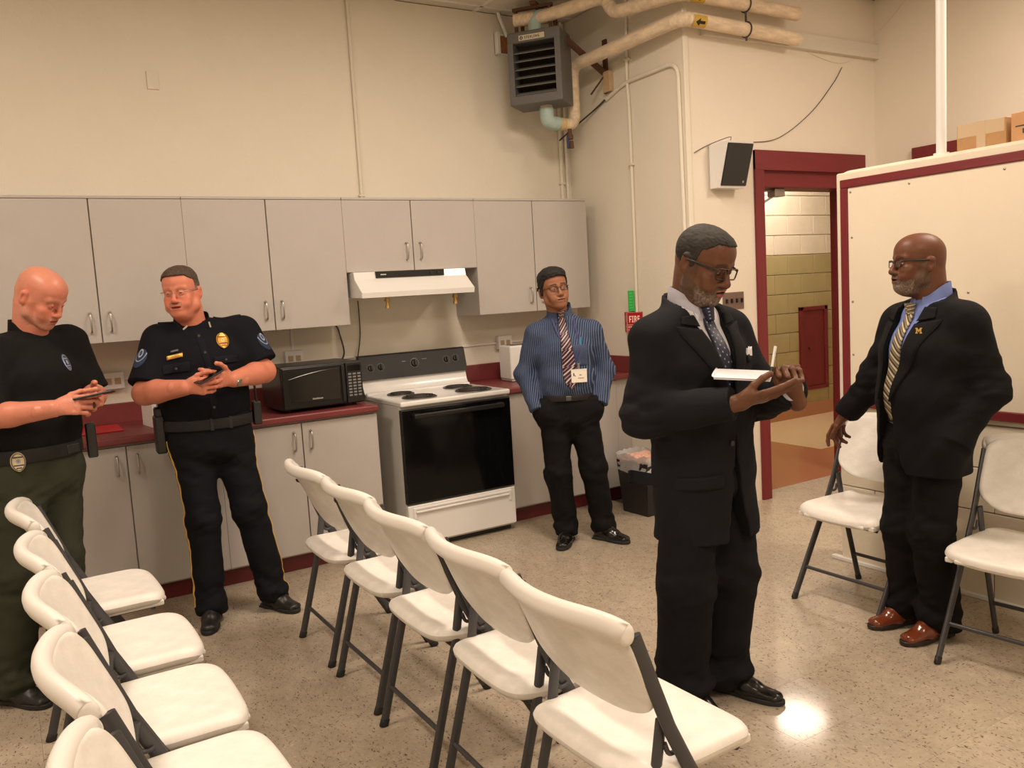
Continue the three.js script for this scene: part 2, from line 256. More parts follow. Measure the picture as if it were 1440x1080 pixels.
// white post standing on the partition, boxes, red beam on the far wall
tag(mesh('support_post', [cyl(0.022, 0.022, CEIL - 2.03 - 0.012, 3.81, (CEIL + 2.03 + 0.012) / 2, -2.37, 28), cyl(0.034, 0.034, 0.012, 3.81, 2.0435, -2.37, 28)], M.white), 'slim white post from partition top to ceiling', 'post');
{
  const card = paint(176, 136, 92, 0.85, 0.1, 0.0003, 4), tape = phys(0.56, 0.42, 0.27, 0.3);
  const b1 = thing('cardboard_box', 'brown taped cardboard box on the partition top', 'box', [3.835, 2.039, -2.17], 0.03);
  mesh('carton', metreUV(rbx(-0.055, 0.09, 0, 0.112, -0.108, 0.108, 0.003)), card, b1); mesh('tape', [bx(-0.0562, -0.055, 0.0, 0.113, -0.02, 0.02), bx(-0.0562, 0.09, 0.112, 0.1132, -0.02, 0.02), bx(-0.0557, -0.0548, 0.055, 0.11, -0.104, 0.1)], tape, b1);
  const b2 = thing('cardboard_box', 'lighter cardboard box with printed marks on the partition top', 'box', [3.84, 2.039, -1.9], -0.05);
  mesh('carton', metreUV(rbx(-0.06, 0.09, 0, 0.12, -0.14, 0.14, 0.003)), paint(196, 150, 104, 0.85, 0.1, 0.0003, 4), b2); mesh('print', [bx(-0.0612, -0.0598, 0.03, 0.05, -0.09, -0.06), bx(-0.0612, -0.0598, 0.06, 0.065, -0.12, -0.03)], M.cable, b2);
  struct(mesh('trim_2', rbx(5.64, 5.67, 2.2, 2.37, -3.73, -2.2), M.red), 'dark red header board on the far wall', 'trim');
}
// ---------- kitchen ----------
const ZW = -5.29, ZD = -4.69, ZU = -4.95;
const handleGeo = (() => { const pts = [V(0, 0.052, 0), V(0, 0.05, 0.018), V(0, 0.036, 0.028), V(0, -0.036, 0.028), V(0, -0.05, 0.018), V(0, -0.052, 0)]; return join([bar(new THREE.CatmullRomCurve3(pts).getPoints(24), 0.005, 0.003, V(1, 0, 0), 10), cyl(0.008, 0.008, 0.004, 0, 0, 0, 14).rotateX(Math.PI / 2).translate(0, 0.052, 0.002), cyl(0.008, 0.008, 0.004, 0, 0, 0, 14).rotateX(Math.PI / 2).translate(0, -0.052, 0.002)]); })();
function cabinet(name, label, x0, x1, y0, y1, zb, zf, hingeY, group, o = {}) {
  const xc = (x0 + x1) / 2, t = thing(name, label, 'cabinet', [xc, y0, 0], 0, group), w = x1 - x0, h = y1 - y0;
  mesh('body', metreUV(rbx(-w / 2, w / 2, 0, h, zb, zf - 0.02, 0.002, 1)), M.cabinet, t);
  for (const s of [-1, 1]) {
    if (o.only && o.only !== s) continue;
    const a = s < 0 ? -w / 2 - 0.001 : 0.003, b = s < 0 ? -0.003 : w / 2 + 0.001;
    const d = mesh('door', metreUV(rbx(a, b, o.lift || 0.001, h - 0.012, zf - 0.018, zf, 0.002, 2)), M.cabinet, t);
    const hd = mesh('handle', handleGeo, M.nickel, d); hd.position.set(s * 0.048, hingeY - y0, zf);
  }
  if (o.top) mesh('top_edge', rbx(-w / 2, w / 2, h - 0.01, h + 0.004, zb, zf + 0.002, 0.002, 1), M.cabinet, t);
  return t;
}
cabinet('upper_cabinet', 'grey wall cabinet above the bald officer', 0.012, 0.93, 1.386, 2.15, ZW, ZU, 1.495, 'grey upper cabinets', { top: 1 });
cabinet('upper_cabinet', 'grey wall cabinet at the row end past the bald officer', -0.905, 0.009, 1.386, 2.15, ZW, ZU, 1.495, 'grey upper cabinets', { top: 1 });
cabinet('upper_cabinet', 'grey wall cabinet above the microwave behind the uniformed officer', 0.933, 1.848, 1.386, 2.15, ZW, ZU, 1.503, 'grey upper cabinets', { top: 1 });
cabinet('upper_cabinet', 'short grey wall cabinet above the white range hood', 1.851, 2.757, 1.702, 2.15, ZW, ZU, 1.822, 'grey upper cabinets', { top: 1 });
cabinet('upper_cabinet', 'grey wall cabinet behind the man in the blue shirt', 2.760, 3.672, 1.386, 2.15, ZW, ZU, 1.498, 'grey upper cabinets', { top: 1 });
cabinet('base_cabinet', 'grey base cabinet under the counter by the bald officer', 0.04, 0.955, 0.1, 0.872, ZW, ZD, 0.765, 'grey base cabinets', { lift: 0.012 });
cabinet('base_cabinet', 'grey base cabinet at the counter end behind the bald officer', -0.88, 0.037, 0.1, 0.872, ZW, ZD, 0.765, 'grey base cabinets', { lift: 0.012 });
cabinet('base_cabinet', 'grey base cabinet under the microwave next to the range', 0.958, 1.868, 0.1, 0.872, ZW, ZD, 0.76, 'grey base cabinets', { lift: 0.012 });
{
  const t = thing('base_cabinet', 'grey base cabinet behind the legs of the man in the blue shirt', 'cabinet', [3.23, 0.1, 0], 0, 'grey base cabinets');
  mesh('body', rbx(-0.47, 0.44, 0, 0.772, ZW, ZD - 0.02, 0.002, 1), M.cabinet, t);
  for (const [a, b, s] of [[-0.467, -0.013, -1], [-0.008, 0.438, 1]]) { const d = mesh('door', metreUV(rbx(a, b, 0.012, 0.768, ZD - 0.018, ZD, 0.002)), M.cabinet, t); const hd = mesh('handle', handleGeo, M.nickel, d); hd.position.set(s * 0.048 - 0.01, 0.66, ZD); }
  tag(mesh('filler_panel', rbx(3.675, 3.796, 0.1, 0.872, ZD - 0.05, ZD - 0.01, 0.003), M.cabinet), 'narrow grey filler panel between base cabinet and alcove wall', 'panel');
}
struct(mesh('baseboard_back', [rbx(-0.88, 1.868, 0, 0.1, -4.78, -4.76, 0.003), rbx(2.76, 3.79, 0, 0.1, -4.78, -4.76, 0.003)], M.redBase), 'dark red kick base under the grey base cabinets', 'baseboard');
function counterTop(label, x0, x1) {
  const t = thing('countertop', label, 'countertop');
  mesh('slab', metreUV(rbx(x0, x1, 0.873, 0.914, ZW + 0.001, -4.66, 0.012, 3)), M.counter, t); mesh('backsplash', metreUV(rbx(x0, x1, 0.912, 1.03, ZW + 0.001, ZW + 0.022, 0.006)), M.counter, t);
  return t;
}
counterTop('dark red laminate countertop carrying the microwave', -0.9, 1.876);
{ const t = counterTop('dark red laminate countertop right of the range', 2.76, 3.797); mesh('side_splash', metreUV(rbx(3.776, 3.797, 0.912, 1.03, ZW + 0.022, -4.66, 0.006)), M.counter, t); }
// wall raceway and outlets
tag(mesh('cable_raceway', [rbx(-0.9, 1.98, 1.158, 1.172, ZW, ZW + 0.012, 0.003), rbx(2.78, 3.75, 1.160, 1.174, ZW, ZW + 0.012, 0.003), rbx(1.57, 1.584, 1.23, 1.386, ZW, ZW + 0.012, 0.003)], M.white), 'white cable raceway along the wall under the cabinets', 'raceway');
for (const [x, y, lab] of [[1.575, 1.195, 'white outlet box above the microwave'], [3.12, 1.17, 'white outlet box above the right countertop'], [0.53, 1.16, 'white outlet box behind the bald officer']]) {
  const t = thing('outlet_box', lab, 'outlet', [x, y, ZW]); mesh('cover', rbx(-0.058, 0.058, -0.048, 0.048, 0, 0.04, 0.006), M.white, t);
  for (const s of [-1, 1]) mesh('socket', rbx(s * 0.024 - 0.016, s * 0.024 + 0.016, -0.02, 0.016, 0.038, 0.0425, 0.003), std(0.45, 0.34, 0.2, 0.5), t);
}
// microwave
{
  const t = thing('microwave', 'black countertop microwave oven on the red counter', 'microwave', [1.575, 0.916, -4.95], 0.03); const w = 0.245, d0 = -0.19, d1 = 0.185;
  mesh('case', rbx(-w, w, 0.012, 0.262, d0, d1, 0.008, 3), M.black, t);
  const dr = mesh('door', rbx(-w + 0.003, 0.135, 0.018, 0.256, d1 - 0.002, d1 + 0.022, 0.008, 3), phys(0.007, 0.007, 0.007, 0.3), t);
  const sh = new THREE.Shape(); sh.moveTo(-0.205, 0.06); sh.lineTo(0.095, 0.052); sh.lineTo(0.1, 0.232); sh.quadraticCurveTo(-0.06, 0.228, -0.205, 0.19); sh.closePath();
  mesh('window', new THREE.ExtrudeGeometry(sh, { depth: 0.003, bevelEnabled: true, bevelSize: 0.002, bevelThickness: 0.001, bevelSegments: 1 }).translate(0, 0, d1 + 0.021), phys(0.012, 0.011, 0.01, 0.16), dr);
  mesh('door_handle', rbx(0.108, 0.13, 0.03, 0.245, d1 + 0.02, d1 + 0.034, 0.006, 3), M.black, dr);
  const pn = mesh('control_panel', rbx(0.14, w - 0.003, 0.018, 0.256, d1 - 0.002, d1 + 0.018, 0.005), M.black, t);
  mesh('display', rbx(0.152, w - 0.014, 0.205, 0.24, d1 + 0.016, d1 + 0.0195, 0.002), M.blackGlass, pn);
  const key = rbx(-0.010, 0.010, -0.005, 0.005, -0.001, 0.0012, 0.002, 1), km = std(0.22, 0.22, 0.21, 0.5);
  for (let r = 0; r < 8; r++) for (let c = 0; c < 3; c++) { const k = mesh('key', key, km, pn); k.position.set(0.163 + c * 0.029, 0.188 - r * 0.018, d1 + 0.0185); }
  mesh('logo', new THREE.PlaneGeometry(0.066, 0.02).translate(-0.045, 0.068, d1 + 0.0262), new THREE.MeshStandardMaterial({ roughness: 0.5, transparent: true, map: canvasTex(256, 80, (x, W, H) => { x.clearRect(0, 0, W, H); x.fillStyle = '#d8d4c8'; x.font = 'italic bold 52px serif'; x.textAlign = 'center'; x.fillText('Sunbeam', W / 2, 54); }) }), dr);
  mesh('feet', [cyl(0.012, 0.012, 0.014, -0.2, 0.006, 0.15), cyl(0.012, 0.012, 0.014, 0.2, 0.006, 0.15), cyl(0.012, 0.012, 0.014, -0.2, 0.006, -0.15), cyl(0.012, 0.012, 0.014, 0.2, 0.006, -0.15)], M.rubber, t);
}
// electric range
{
  const t = thing('electric_range', 'white electric range with black oven door and backguard', 'range', [2.365, 0, 0]); const w = 0.38, F = -4.60, enamel = M.whiteGloss;
  mesh('body', rbx(-w + 0.004, w - 0.004, 0.03, 0.885, -5.24, F - 0.03, 0.006), std(0.62, 0.61, 0.58, 0.4), t);
  // cooktop with raised rim and rear upstand
  const ct = mesh('cooktop', [rbx(-w, w, 0.885, 0.918, -5.2, F + 0.008, 0.012, 4), rbx(-w, w, 0.9, 0.932, -5.2, -5.12, 0.014, 3)], enamel, t);
  const up = new THREE.Shape(); up.moveTo(0, 0); up.lineTo(0.085, 0); up.quadraticCurveTo(0.035, 0.01, 0.03, 0.1); up.lineTo(0, 0.1); up.closePath();
  const ug = new THREE.ExtrudeGeometry(up, { depth: 2 * w, bevelEnabled: false }); ug.rotateY(-Math.PI / 2); ug.translate(w, 0.915, -5.215); mesh('upstand', ug, enamel, t);
  for (const [x, z, r] of [[-0.20, -4.995, 0.075], [-0.19, -4.735, 0.095], [0.215, -5.0, 0.085], [0.195, -4.745, 0.105]]) {
    const b = mesh('burner', [new THREE.TorusGeometry(r + 0.008, 0.006, 8, 40).rotateX(Math.PI / 2).translate(x, 0.92, z), cyl(r + 0.006, r * 0.6, 0.004, x, 0.9195, z, 40)], std(0.10, 0.095, 0.09, 0.35, { metalness: 0.6 }), t);
    const pts = []; for (let k = 0; k <= 120; k++) { const a = k / 120 * Math.PI * 2 * 4, q = r * (0.18 + 0.78 * k / 120); pts.push(V(x + Math.cos(a) * q, 0.927, z + Math.sin(a) * q)); } mesh('coil', new THREE.TubeGeometry(new THREE.CatmullRomCurve3(pts), 200, 0.0042, 6), std(0.045, 0.036, 0.032, 0.6), b);
  }
  const door = mesh('oven_door', rbx(-w + 0.002, w - 0.002, 0.292, 0.868, F - 0.035, F, 0.006), M.black, t);
  mesh('glass_panel', rbx(-w + 0.006, w - 0.006, 0.298, 0.862, F - 0.002, F + 0.004, 0.003), M.blackGlass, door);
  mesh('door_handle', [rbx(-0.31, 0.31, 0.812, 0.842, F + 0.026, F + 0.046, 0.009, 3), rbx(-0.31, -0.27, 0.812, 0.842, F, F + 0.04, 0.006), rbx(0.27, 0.31, 0.812, 0.842, F, F + 0.04, 0.006)], M.black, door);
  const dw = mesh('drawer', rbx(-w + 0.004, w - 0.004, 0.045, 0.285, F - 0.03, F, 0.008, 3), enamel, t);
  mesh('drawer_pull', [rbx(-0.33, 0.33, 0.236, 0.25, F - 0.004, F + 0.016, 0.006, 3), rbx(-0.345, -0.325, 0.2, 0.262, F - 0.004, F + 0.008, 0.004), rbx(0.325, 0.345, 0.2, 0.262, F - 0.004, F + 0.008, 0.004), rbx(-0.345, 0.345, 0.256, 0.268, F - 0.004, F + 0.008, 0.004)], enamel, dw);
  mesh('plinth', rbx(-w + 0.02, w - 0.02, 0, 0.045, -5.2, F - 0.05, 0.003), M.black, t);
  // sloping black backguard
  const bs = new THREE.Shape(); bs.moveTo(0, 0); bs.lineTo(0.075, 0); bs.lineTo(0.04, 0.148); bs.quadraticCurveTo(0.036, 0.155, 0.026, 0.155); bs.lineTo(0, 0.155); bs.closePath();
  const bg = new THREE.ExtrudeGeometry(bs, { depth: 2 * w + 0.01, bevelEnabled: true, bevelSize: 0.003, bevelThickness: 0.003, bevelSegments: 2 }); bg.rotateY(-Math.PI / 2); bg.translate(w + 0.005, 1.012, -5.245);
  const guard = mesh('backguard', bg, std(0.012, 0.012, 0.012, 0.45), t);
  mesh('side_flange', [rbx(-w - 0.018, -w - 0.004, 0.88, 1.15, -5.24, -5.17, 0.003)], M.steelGrey, t);
  const tilt = Math.atan2(0.035, 0.148), pos = (x, y) => [x, 1.012 + y, -5.245 + 0.077 - y * 0.2365];
  const kn = join([cyl(0.018, 0.021, 0.012, 0, 0, 0, 24).rotateX(Math.PI / 2).translate(0, 0, 0.006), rbx(-0.005, 0.005, -0.017, 0.017, 0.008, 0.024, 0.003)]);
  const dial = canvasTex(128, 128, (c, W, H) => { c.clearRect(0, 0, W, H); c.strokeStyle = '#b8b4a8'; c.lineWidth = 5; for (let k = 0; k < 16; k++) { const a = k / 16 * 6.283; c.beginPath(); c.moveTo(64 + 50 * Math.cos(a), 64 + 50 * Math.sin(a)); c.lineTo(64 + 58 * Math.cos(a), 64 + 58 * Math.sin(a)); c.stroke(); } });
  for (const [x, y, s] of [[-0.315, 0.075, 1], [-0.245, 0.077, 1], [0, 0.082, 1.25], [0.24, 0.085, 1], [0.31, 0.088, 1]]) {
    const k = mesh('knob', kn, M.black, guard); k.position.set(...pos(x, y)); k.rotation.x = -tilt; k.scale.set(s, s, 1);
    const r = mesh('dial_marks', new THREE.PlaneGeometry(0.058, 0.058).translate(0, 0, 0.0015), new THREE.MeshStandardMaterial({ map: dial, transparent: true, roughness: 0.6 }), k);
  }
  const lg = mesh('lettering', new THREE.PlaneGeometry(0.2, 0.03), new THREE.MeshStandardMaterial({ transparent: true, roughness: 0.6, map: canvasTex(400, 60, (c, W, H) => { c.clearRect(0, 0, W, H); c.fillStyle = '#a9a59a'; c.fillRect(20, 28, 52, 7); c.fillRect(310, 20, 76, 5); c.fillRect(165, 6, 66, 5); }) }), guard); lg.position.set(...pos(0, 0.1)); lg.position.z += 0.002; lg.rotation.x = -tilt;
}
// range hood with two hanging brass nozzles
{
  const t = thing('range_hood', 'white range hood with black switch strip under the short cabinet', 'range hood', [2.255, 0, 0]); const w = 0.38;
  const s = new THREE.Shape(); s.moveTo(0.02, 1.56); s.lineTo(0.5, 1.545); s.lineTo(0.505, 1.572); s.lineTo(0.40, 1.655); s.lineTo(0.39, 1.697); s.lineTo(0.02, 1.697); s.closePath();
  const g = new THREE.ExtrudeGeometry(s, { depth: 2 * w, bevelEnabled: true, bevelSize: 0.003, bevelThickness: 0.003, bevelSegments: 2 }); g.rotateY(-Math.PI / 2); g.translate(w, 0, ZW);
  mesh('shell', g, M.whiteGloss, t); const tr = mesh('switch_strip', rbx(-0.245, 0.222, 1.66, 1.700, -4.9, -4.882, 0.002), M.black, t);
  mesh('switch', [rbx(0.12, 0.14, 1.672, 1.69, -4.884, -4.876, 0.003), rbx(0.17, 0.19, 1.672, 1.69, -4.884, -4.876, 0.003)], M.rubber, tr); mesh('logo', bx(-0.215, -0.178, 1.677, 1.684, -4.8825, -4.8812), std(0.5, 0.5, 0.48, 0.4), tr);
  for (const x of [-0.205, 0.262]) mesh('nozzle', [cyl(0.013, 0.013, 0.03, x, 1.535, -4.83, 12), cyl(0.018, 0.018, 0.014, x, 1.522, -4.83, 8), cyl(0.009, 0.011, 0.03, x, 1.50, -4.83, 12), cyl(0.014, 0.016, 0.016, x, 1.482, -4.83, 8)], M.brass, t);
  mesh('piping', [tube([V(-0.205, 1.548, -4.83), V(0.262, 1.548, -4.83)], 0.008), tube([V(0.03, 1.548, -4.83), V(0.03, 1.548, -5.25)], 0.008)], M.rust, t);
}
tag(mesh('power_cord', tube([V(1.862, 1.384, ZW + 0.02), V(1.88, 1.36, ZW + 0.02), V(1.885, 1.33, ZW + 0.025), V(1.905, 1.2, ZW + 0.03), V(1.86, 1.12, ZW + 0.03)], 0.005), M.cable), 'thick dark cord hanging beside the microwave', 'cord');
tag(mesh('power_cord', tube([V(2.03, 1.53, ZW + 0.02), V(2.035, 1.45, ZW + 0.012), V(2.03, 1.3, ZW + 0.012), V(2.0, 1.16, ZW + 0.02)], 0.0035), M.cable), 'thin dark cord hanging below the range hood', 'cord');
// things on the counters
{
  const t = thing('countertop_appliance', 'white boxy appliance on the right countertop', 'appliance', [3.10, 0.916, -5.02], -0.08);
  mesh('housing', rbx(-0.125, 0.125, 0.012, 0.245, -0.09, 0.09, 0.012, 3), M.white, t); mesh('base', [rbx(-0.118, 0.118, 0, 0.02, -0.084, 0.084, 0.004)], std(0.5, 0.48, 0.45, 0.5), t); mesh('lever_slot', rbx(0.03, 0.075, 0.03, 0.055, 0.089, 0.094, 0.003), M.cabinet, t); mesh('top_slots', [rbx(-0.09, 0.09, 0.243, 0.247, -0.05, -0.02, 0.001), rbx(-0.09, 0.09, 0.243, 0.247, 0.02, 0.05, 0.001)], M.black, t);
  tag(mesh('red_folder', rbx(0.29, 0.52, 0.9145, 0.922, -5.2, -4.9, 0.003), std(0.52, 0.02, 0.03, 0.35)), 'bright red folder lying on the countertop', 'folder');
  for (const [x, h, l] of [[0.664, 0.145, 'white ring binder standing on the counter beside the officer'], [0.70, 0.15, 'grey spined binder behind the white ring binder']]) { const b = thing('binder', l, 'binder', [x, 0.9145, -4.97], 0.12); mesh('cover', [rbx(-0.014, -0.011, 0, h, -0.1, 0.1, 0.001), rbx(0.011, 0.014, 0, h, -0.1, 0.1, 0.001), rbx(-0.014, 0.014, 0, h, 0.097, 0.1, 0.001)], M.white, b); mesh('pages', bx(-0.0105, 0.0105, 0.003, h - 0.004, -0.098, 0.095), std(0.6, 0.58, 0.54, 0.8), b); }
}
// waste bin with liner
{
  const t = thing('waste_bin', 'black waste bin with clear liner by the alcove wall', 'bin', [3.63, 0, -4.36], 0.05);
  const w0 = 0.105, w1 = 0.125, d0 = 0.12, d1 = 0.15, H = 0.36; const tap = (a, b, c, d, y0, y1) => { const g = new THREE.BoxGeometry(2, 1, 2, 1, 1, 1), p = g.attributes.position; for (let i = 0; i < p.count; i++) { const top = p.getY(i) > 0; p.setXYZ(i, p.getX(i) * (top ? b : a), top ? y1 : y0, p.getZ(i) * (top ? d : c)); } g.computeVertexNormals(); return g; };
  mesh('bin', tap(w0, w1, d0, d1, 0, H), std(0.013, 0.012, 0.012, 0.4), t);
  // crumpled liner folded over the rim
  const n = 64, rows = 7, pos = [], idx = []; for (let r = 0; r <= rows; r++) for (let k = 0; k < n; k++) { const a = k / n * 6.2832, sq = 1 / Math.max(Math.abs(Math.cos(a)), Math.abs(Math.sin(a))) ** 0.9; const f = r / rows, wob = 0.012 * noise3(Math.cos(a) * 5, r * 0.6, Math.sin(a) * 5) + 0.008 * noise3(Math.cos(a) * 14, r, Math.sin(a) * 14); const out = 1.04 + (f > 0.5 ? (f - 0.5) * 0.14 : 0) + wob * 6; pos.push(Math.cos(a) * sq * w1 * out * 0.98, H - 0.075 + f * 0.12 + wob * 1.5, Math.sin(a) * sq * d1 * out * 0.98); }
  for (let r = 0; r < rows; r++) for (let k = 0; k < n; k++) { const a = r * n + k, b = r * n + (k + 1) % n; idx.push(a, a + n, b, b, a + n, b + n); }
  const g = new THREE.BufferGeometry(); g.setAttribute('position', new THREE.Float32BufferAttribute(pos, 3)); g.setIndex(idx); g.computeVertexNormals();
  mesh('liner', g, phys(0.72, 0.72, 0.72, 0.35, { transmission: 0.45, thickness: 0, side: THREE.DoubleSide }), t);
  const trash = []; for (let k = 0; k < 9; k++) { const b = new THREE.IcosahedronGeometry(0.05, 2), p = b.attributes.position; for (let i = 0; i < p.count; i++) { const s = 1 + 0.5 * noise3(p.getX(i) * 30 + k * 9, p.getY(i) * 30, p.getZ(i) * 30); p.setXYZ(i, p.getX(i) * s, p.getY(i) * s * 0.7, p.getZ(i) * s); } b.computeVertexNormals(); trash.push(b.translate((k % 3 - 1) * 0.07, H + 0.0, (Math.floor(k / 3) - 1) * 0.08)); }
  mesh('paper_trash', trash, std(0.72, 0.42, 0.34, 0.8), t);
}
// ---------- unit heater, pipes and wall fittings ----------
{
  // front edge runs from near right to far left
  const t = thing('unit_heater', 'grey louvred unit heater hung in the wall corner near the ceiling', 'heater', [3.34, 2.775, -4.94], -0.90); // faces the room diagonally
  const w = 0.185, h = 0.475, d = 0.13;
  mesh('casing', [rbx(-w, w, 0, 0.06, -d, d, 0.006), rbx(-w, w, h - 0.075, h, -d, d, 0.012), rbx(-w + 0.0005, -w + 0.04, 0.05, h - 0.07, -d + 0.0005, d - 0.0005, 0.002), rbx(w - 0.04, w - 0.0005, 0.05, h - 0.07, -d + 0.0005, d - 0.0005, 0.002), bx(-w + 0.01, w - 0.01, 0.05, h - 0.06, -d + 0.001, -d + 0.02)], M.heaterGrey, t);
  mesh('coil_fins', Array.from({ length: 34 }, (_, k) => bx(-w + 0.044 + k * 0.0085, -w + 0.0465 + k * 0.0085, 0.06, h - 0.075, -0.06, 0.03)), std(0.06, 0.042, 0.032, 0.6, { metalness: 0.4 }), t);
  for (let k = 0; k < 6; k++) { const l = mesh('louvre', rbx(-w + 0.04, w - 0.04, -0.003, 0.003, -0.022, 0.028, 0.002), std(0.2, 0.2, 0.19, 0.45, { metalness: 0.3 }), t); l.position.set(0, 0.078 + k * 0.054, d - 0.04); l.rotation.x = 0.45; }
  mesh('nameplate', new THREE.PlaneGeometry(0.18, 0.034).translate(-0.01, h - 0.045, d + 0.0012), new THREE.MeshStandardMaterial({ roughness: 0.5, map: canvasTex(512, 96, (c, W, H) => { c.fillStyle = '#cfc4ac'; c.fillRect(0, 0, W, H); c.fillStyle = '#2b2822'; c.beginPath(); c.arc(52, 48, 34, 0, 7); c.fill(); c.strokeStyle = '#cfc4ac'; c.lineWidth = 9; c.beginPath(); c.moveTo(40, 26); c.lineTo(40, 52); c.arc(52, 52, 12, Math.PI, 0, true); c.lineTo(64, 26); c.stroke(); c.font = 'bold 66px sans-serif'; c.fillText('STERLING', 110, 72); }) }), t);
  mesh('rivets', [cyl(0.005, 0.005, 0.004, 0, 0, 0, 8).rotateZ(Math.PI / 2).translate(w + 0.002, h - 0.07, 0.05), cyl(0.005, 0.005, 0.004, 0, 0, 0, 8).rotateZ(Math.PI / 2).translate(w + 0.002, h - 0.13, 0.05)], M.nickel, t);
  // rusty hanger frame
  mesh('hanger_frame', [bx(-0.16, 0.12, h + 0.155, h + 0.175, 0.03, 0.06), bx(-0.16, 0.12, h + 0.155, h + 0.175, -0.1, -0.07), bx(-0.15, -0.13, h - 0.01, h + 0.17, 0.035, 0.055), bx(0.09, 0.11, h - 0.01, h + 0.17, 0.035, 0.055), bx(-0.15, -0.13, h - 0.01, h + 0.17, -0.095, -0.075), bx(0.09, 0.11, h - 0.01, h + 0.17, -0.095, -0.075), bx(-0.02, 0.02, h + 0.17, h + 0.19, -0.3, 0.1)], M.rust, t);
}
{
  const R = 0.042;
  const t1 = thing('steam_pipe', 'upper cream wrapped heating pipe with right pointing arrow label', 'pipe');
  mesh('wrapped_pipe', pipe([V(3.30, 3.24, -4.92), V(3.30, 3.335, -4.92), V(3.575, 3.385, -4.50), V(3.60, 3.275, -4.46), V(3.71, 3.245, -3.93), V(4.72, 3.235, -3.93)], R, 0.085), M.pipeWrap, t1);
  mesh('bare_elbow', [pipe([V(3.30, 3.24, -4.92), V(3.30, 3.35, -4.92), V(3.38, 3.35, -4.85)], R + 0.006, 0.06)], M.pipeTeal, t1);
  mesh('stub_end', pipe([V(3.30, 3.345, -4.92), V(3.20, 3.345, -5.02)], R, 0.05), M.pipeWrap, t1);
  const t2 = thing('steam_pipe', 'lower cream wrapped heating pipe with left pointing arrow label', 'pipe');
  mesh('wrapped_pipe', pipe([V(3.36, 2.775, -4.92), V(3.36, 2.665, -4.92), V(3.60, 2.655, -4.93), V(3.60, 3.06, -4.93), V(3.71, 3.10, -3.93), V(4.72, 3.075, -3.93)], R, 0.085), M.pipeWrap, t2);
  mesh('bare_elbow', pipe([V(3.36, 2.76, -4.92), V(3.36, 2.665, -4.92), V(3.45, 2.66, -4.925)], R + 0.006, 0.07), M.pipeTeal, t2);
  mesh('tape_bands', [cyl(R + 0.003, R + 0.003, 0.05, 0, 0, 0).rotateZ(Math.PI / 2).translate(3.48, 2.659, -4.926)], paint(206, 180, 130, 0.7, 0.1), t2);
  const arrow = (dir) => canvasTex(128, 128, (c, W, H) => { c.fillStyle = '#c9a63c'; c.fillRect(0, 0, W, H); c.fillStyle = '#15120c'; c.save(); c.translate(64, 64); c.scale(dir, 1); c.beginPath(); c.moveTo(-46, -14); c.lineTo(4, -14); c.lineTo(4, -36); c.lineTo(48, 0); c.lineTo(4, 36); c.lineTo(4, 14); c.lineTo(-46, 14); c.closePath(); c.fill(); c.restore(); });
  for (const [t, y, dir] of [[t1, 3.243, 1], [t2, 3.098, -1]]) {
    const g = new THREE.CylinderGeometry(R + 0.002, R + 0.002, 0.105, 24, 1, true, -0.95, 1.9); const uv = g.attributes.uv; for (let i = 0; i < uv.count; i++) { const u = uv.getX(i), v = uv.getY(i); uv.setXY(i, 1 - v, 1 - u); } g.rotateZ(Math.PI / 2); g.rotateX(0.55); g.translate(3.815, y, -3.93);
    mesh('arrow_label', g, new THREE.MeshStandardMaterial({ map: arrow(dir), roughness: 0.5, side: THREE.DoubleSide }), t);
  }
  tag(mesh('pipe_hanger', [tube([V(4.24, 3.02, -3.93), V(4.24, CEIL, -3.93)], 0.007), new THREE.TorusGeometry(R + 0.004, 0.005, 6, 24).rotateY(Math.PI / 2).translate(4.24, 3.24, -3.93), new THREE.TorusGeometry(R + 0.004, 0.005, 6, 24).rotateY(Math.PI / 2).translate(4.24, 3.087, -3.93)], M.cable), 'dark rod hanger carrying the two heating pipes', 'hanger');
  const br = thing('heater_bracket', 'rusty angle iron bracket propping the heater from the wall', 'bracket');
  mesh('strut', [bar([V(3.44, 3.23, -4.83), V(3.79, 2.98, -4.79)], 0.024, 0.006, V(0, 0.6, 0.8)), bar([V(3.70, 2.86, -4.86), V(3.79, 3.0, -4.79)], 0.02, 0.006, V(0, 0.4, 0.9)), bx(3.782, 3.797, 2.86, 3.22, -4.82, -4.78), bar([V(3.42, 3.2, -4.86), V(3.42, 3.40, -4.86)], 0.012, 0.005, V(1, 0, 0))], M.rust, br);
  mesh('wood_block', rbx(3.76, 3.799, 2.86, 3.0, -4.80, -4.73, 0.004), paint(196, 168, 130, 0.8, 0.1), br);
  const va = thing('drain_valve', 'small drain valve with blue lever under the lower pipe', 'valve', [3.53, 2.62, -4.90]);
  mesh('valve_body', [cyl(0.014, 0.016, 0.05, 0, -0.02, 0, 12), cyl(0.022, 0.022, 0.03, 0, -0.05, 0, 8), cyl(0.014, 0.018, 0.05, 0.01, -0.1, 0, 12)], M.rust, va); mesh('lever', rbx(-0.032, -0.016, -0.13, -0.045, 0.0, 0.012, 0.003), std(0.02, 0.03, 0.12, 0.4), va);
}
tag(mesh('cover_plate', [rbx(0.876, 0.94, 2.795, 2.895, ZW, ZW + 0.008, 0.002), cyl(0.004, 0.004, 0.003, 0, 0, 0, 10).rotateX(Math.PI / 2).translate(0.925, 2.802, ZW + 0.009)], M.wall), 'blank painted cover plate high on the kitchen wall', 'cover plate');
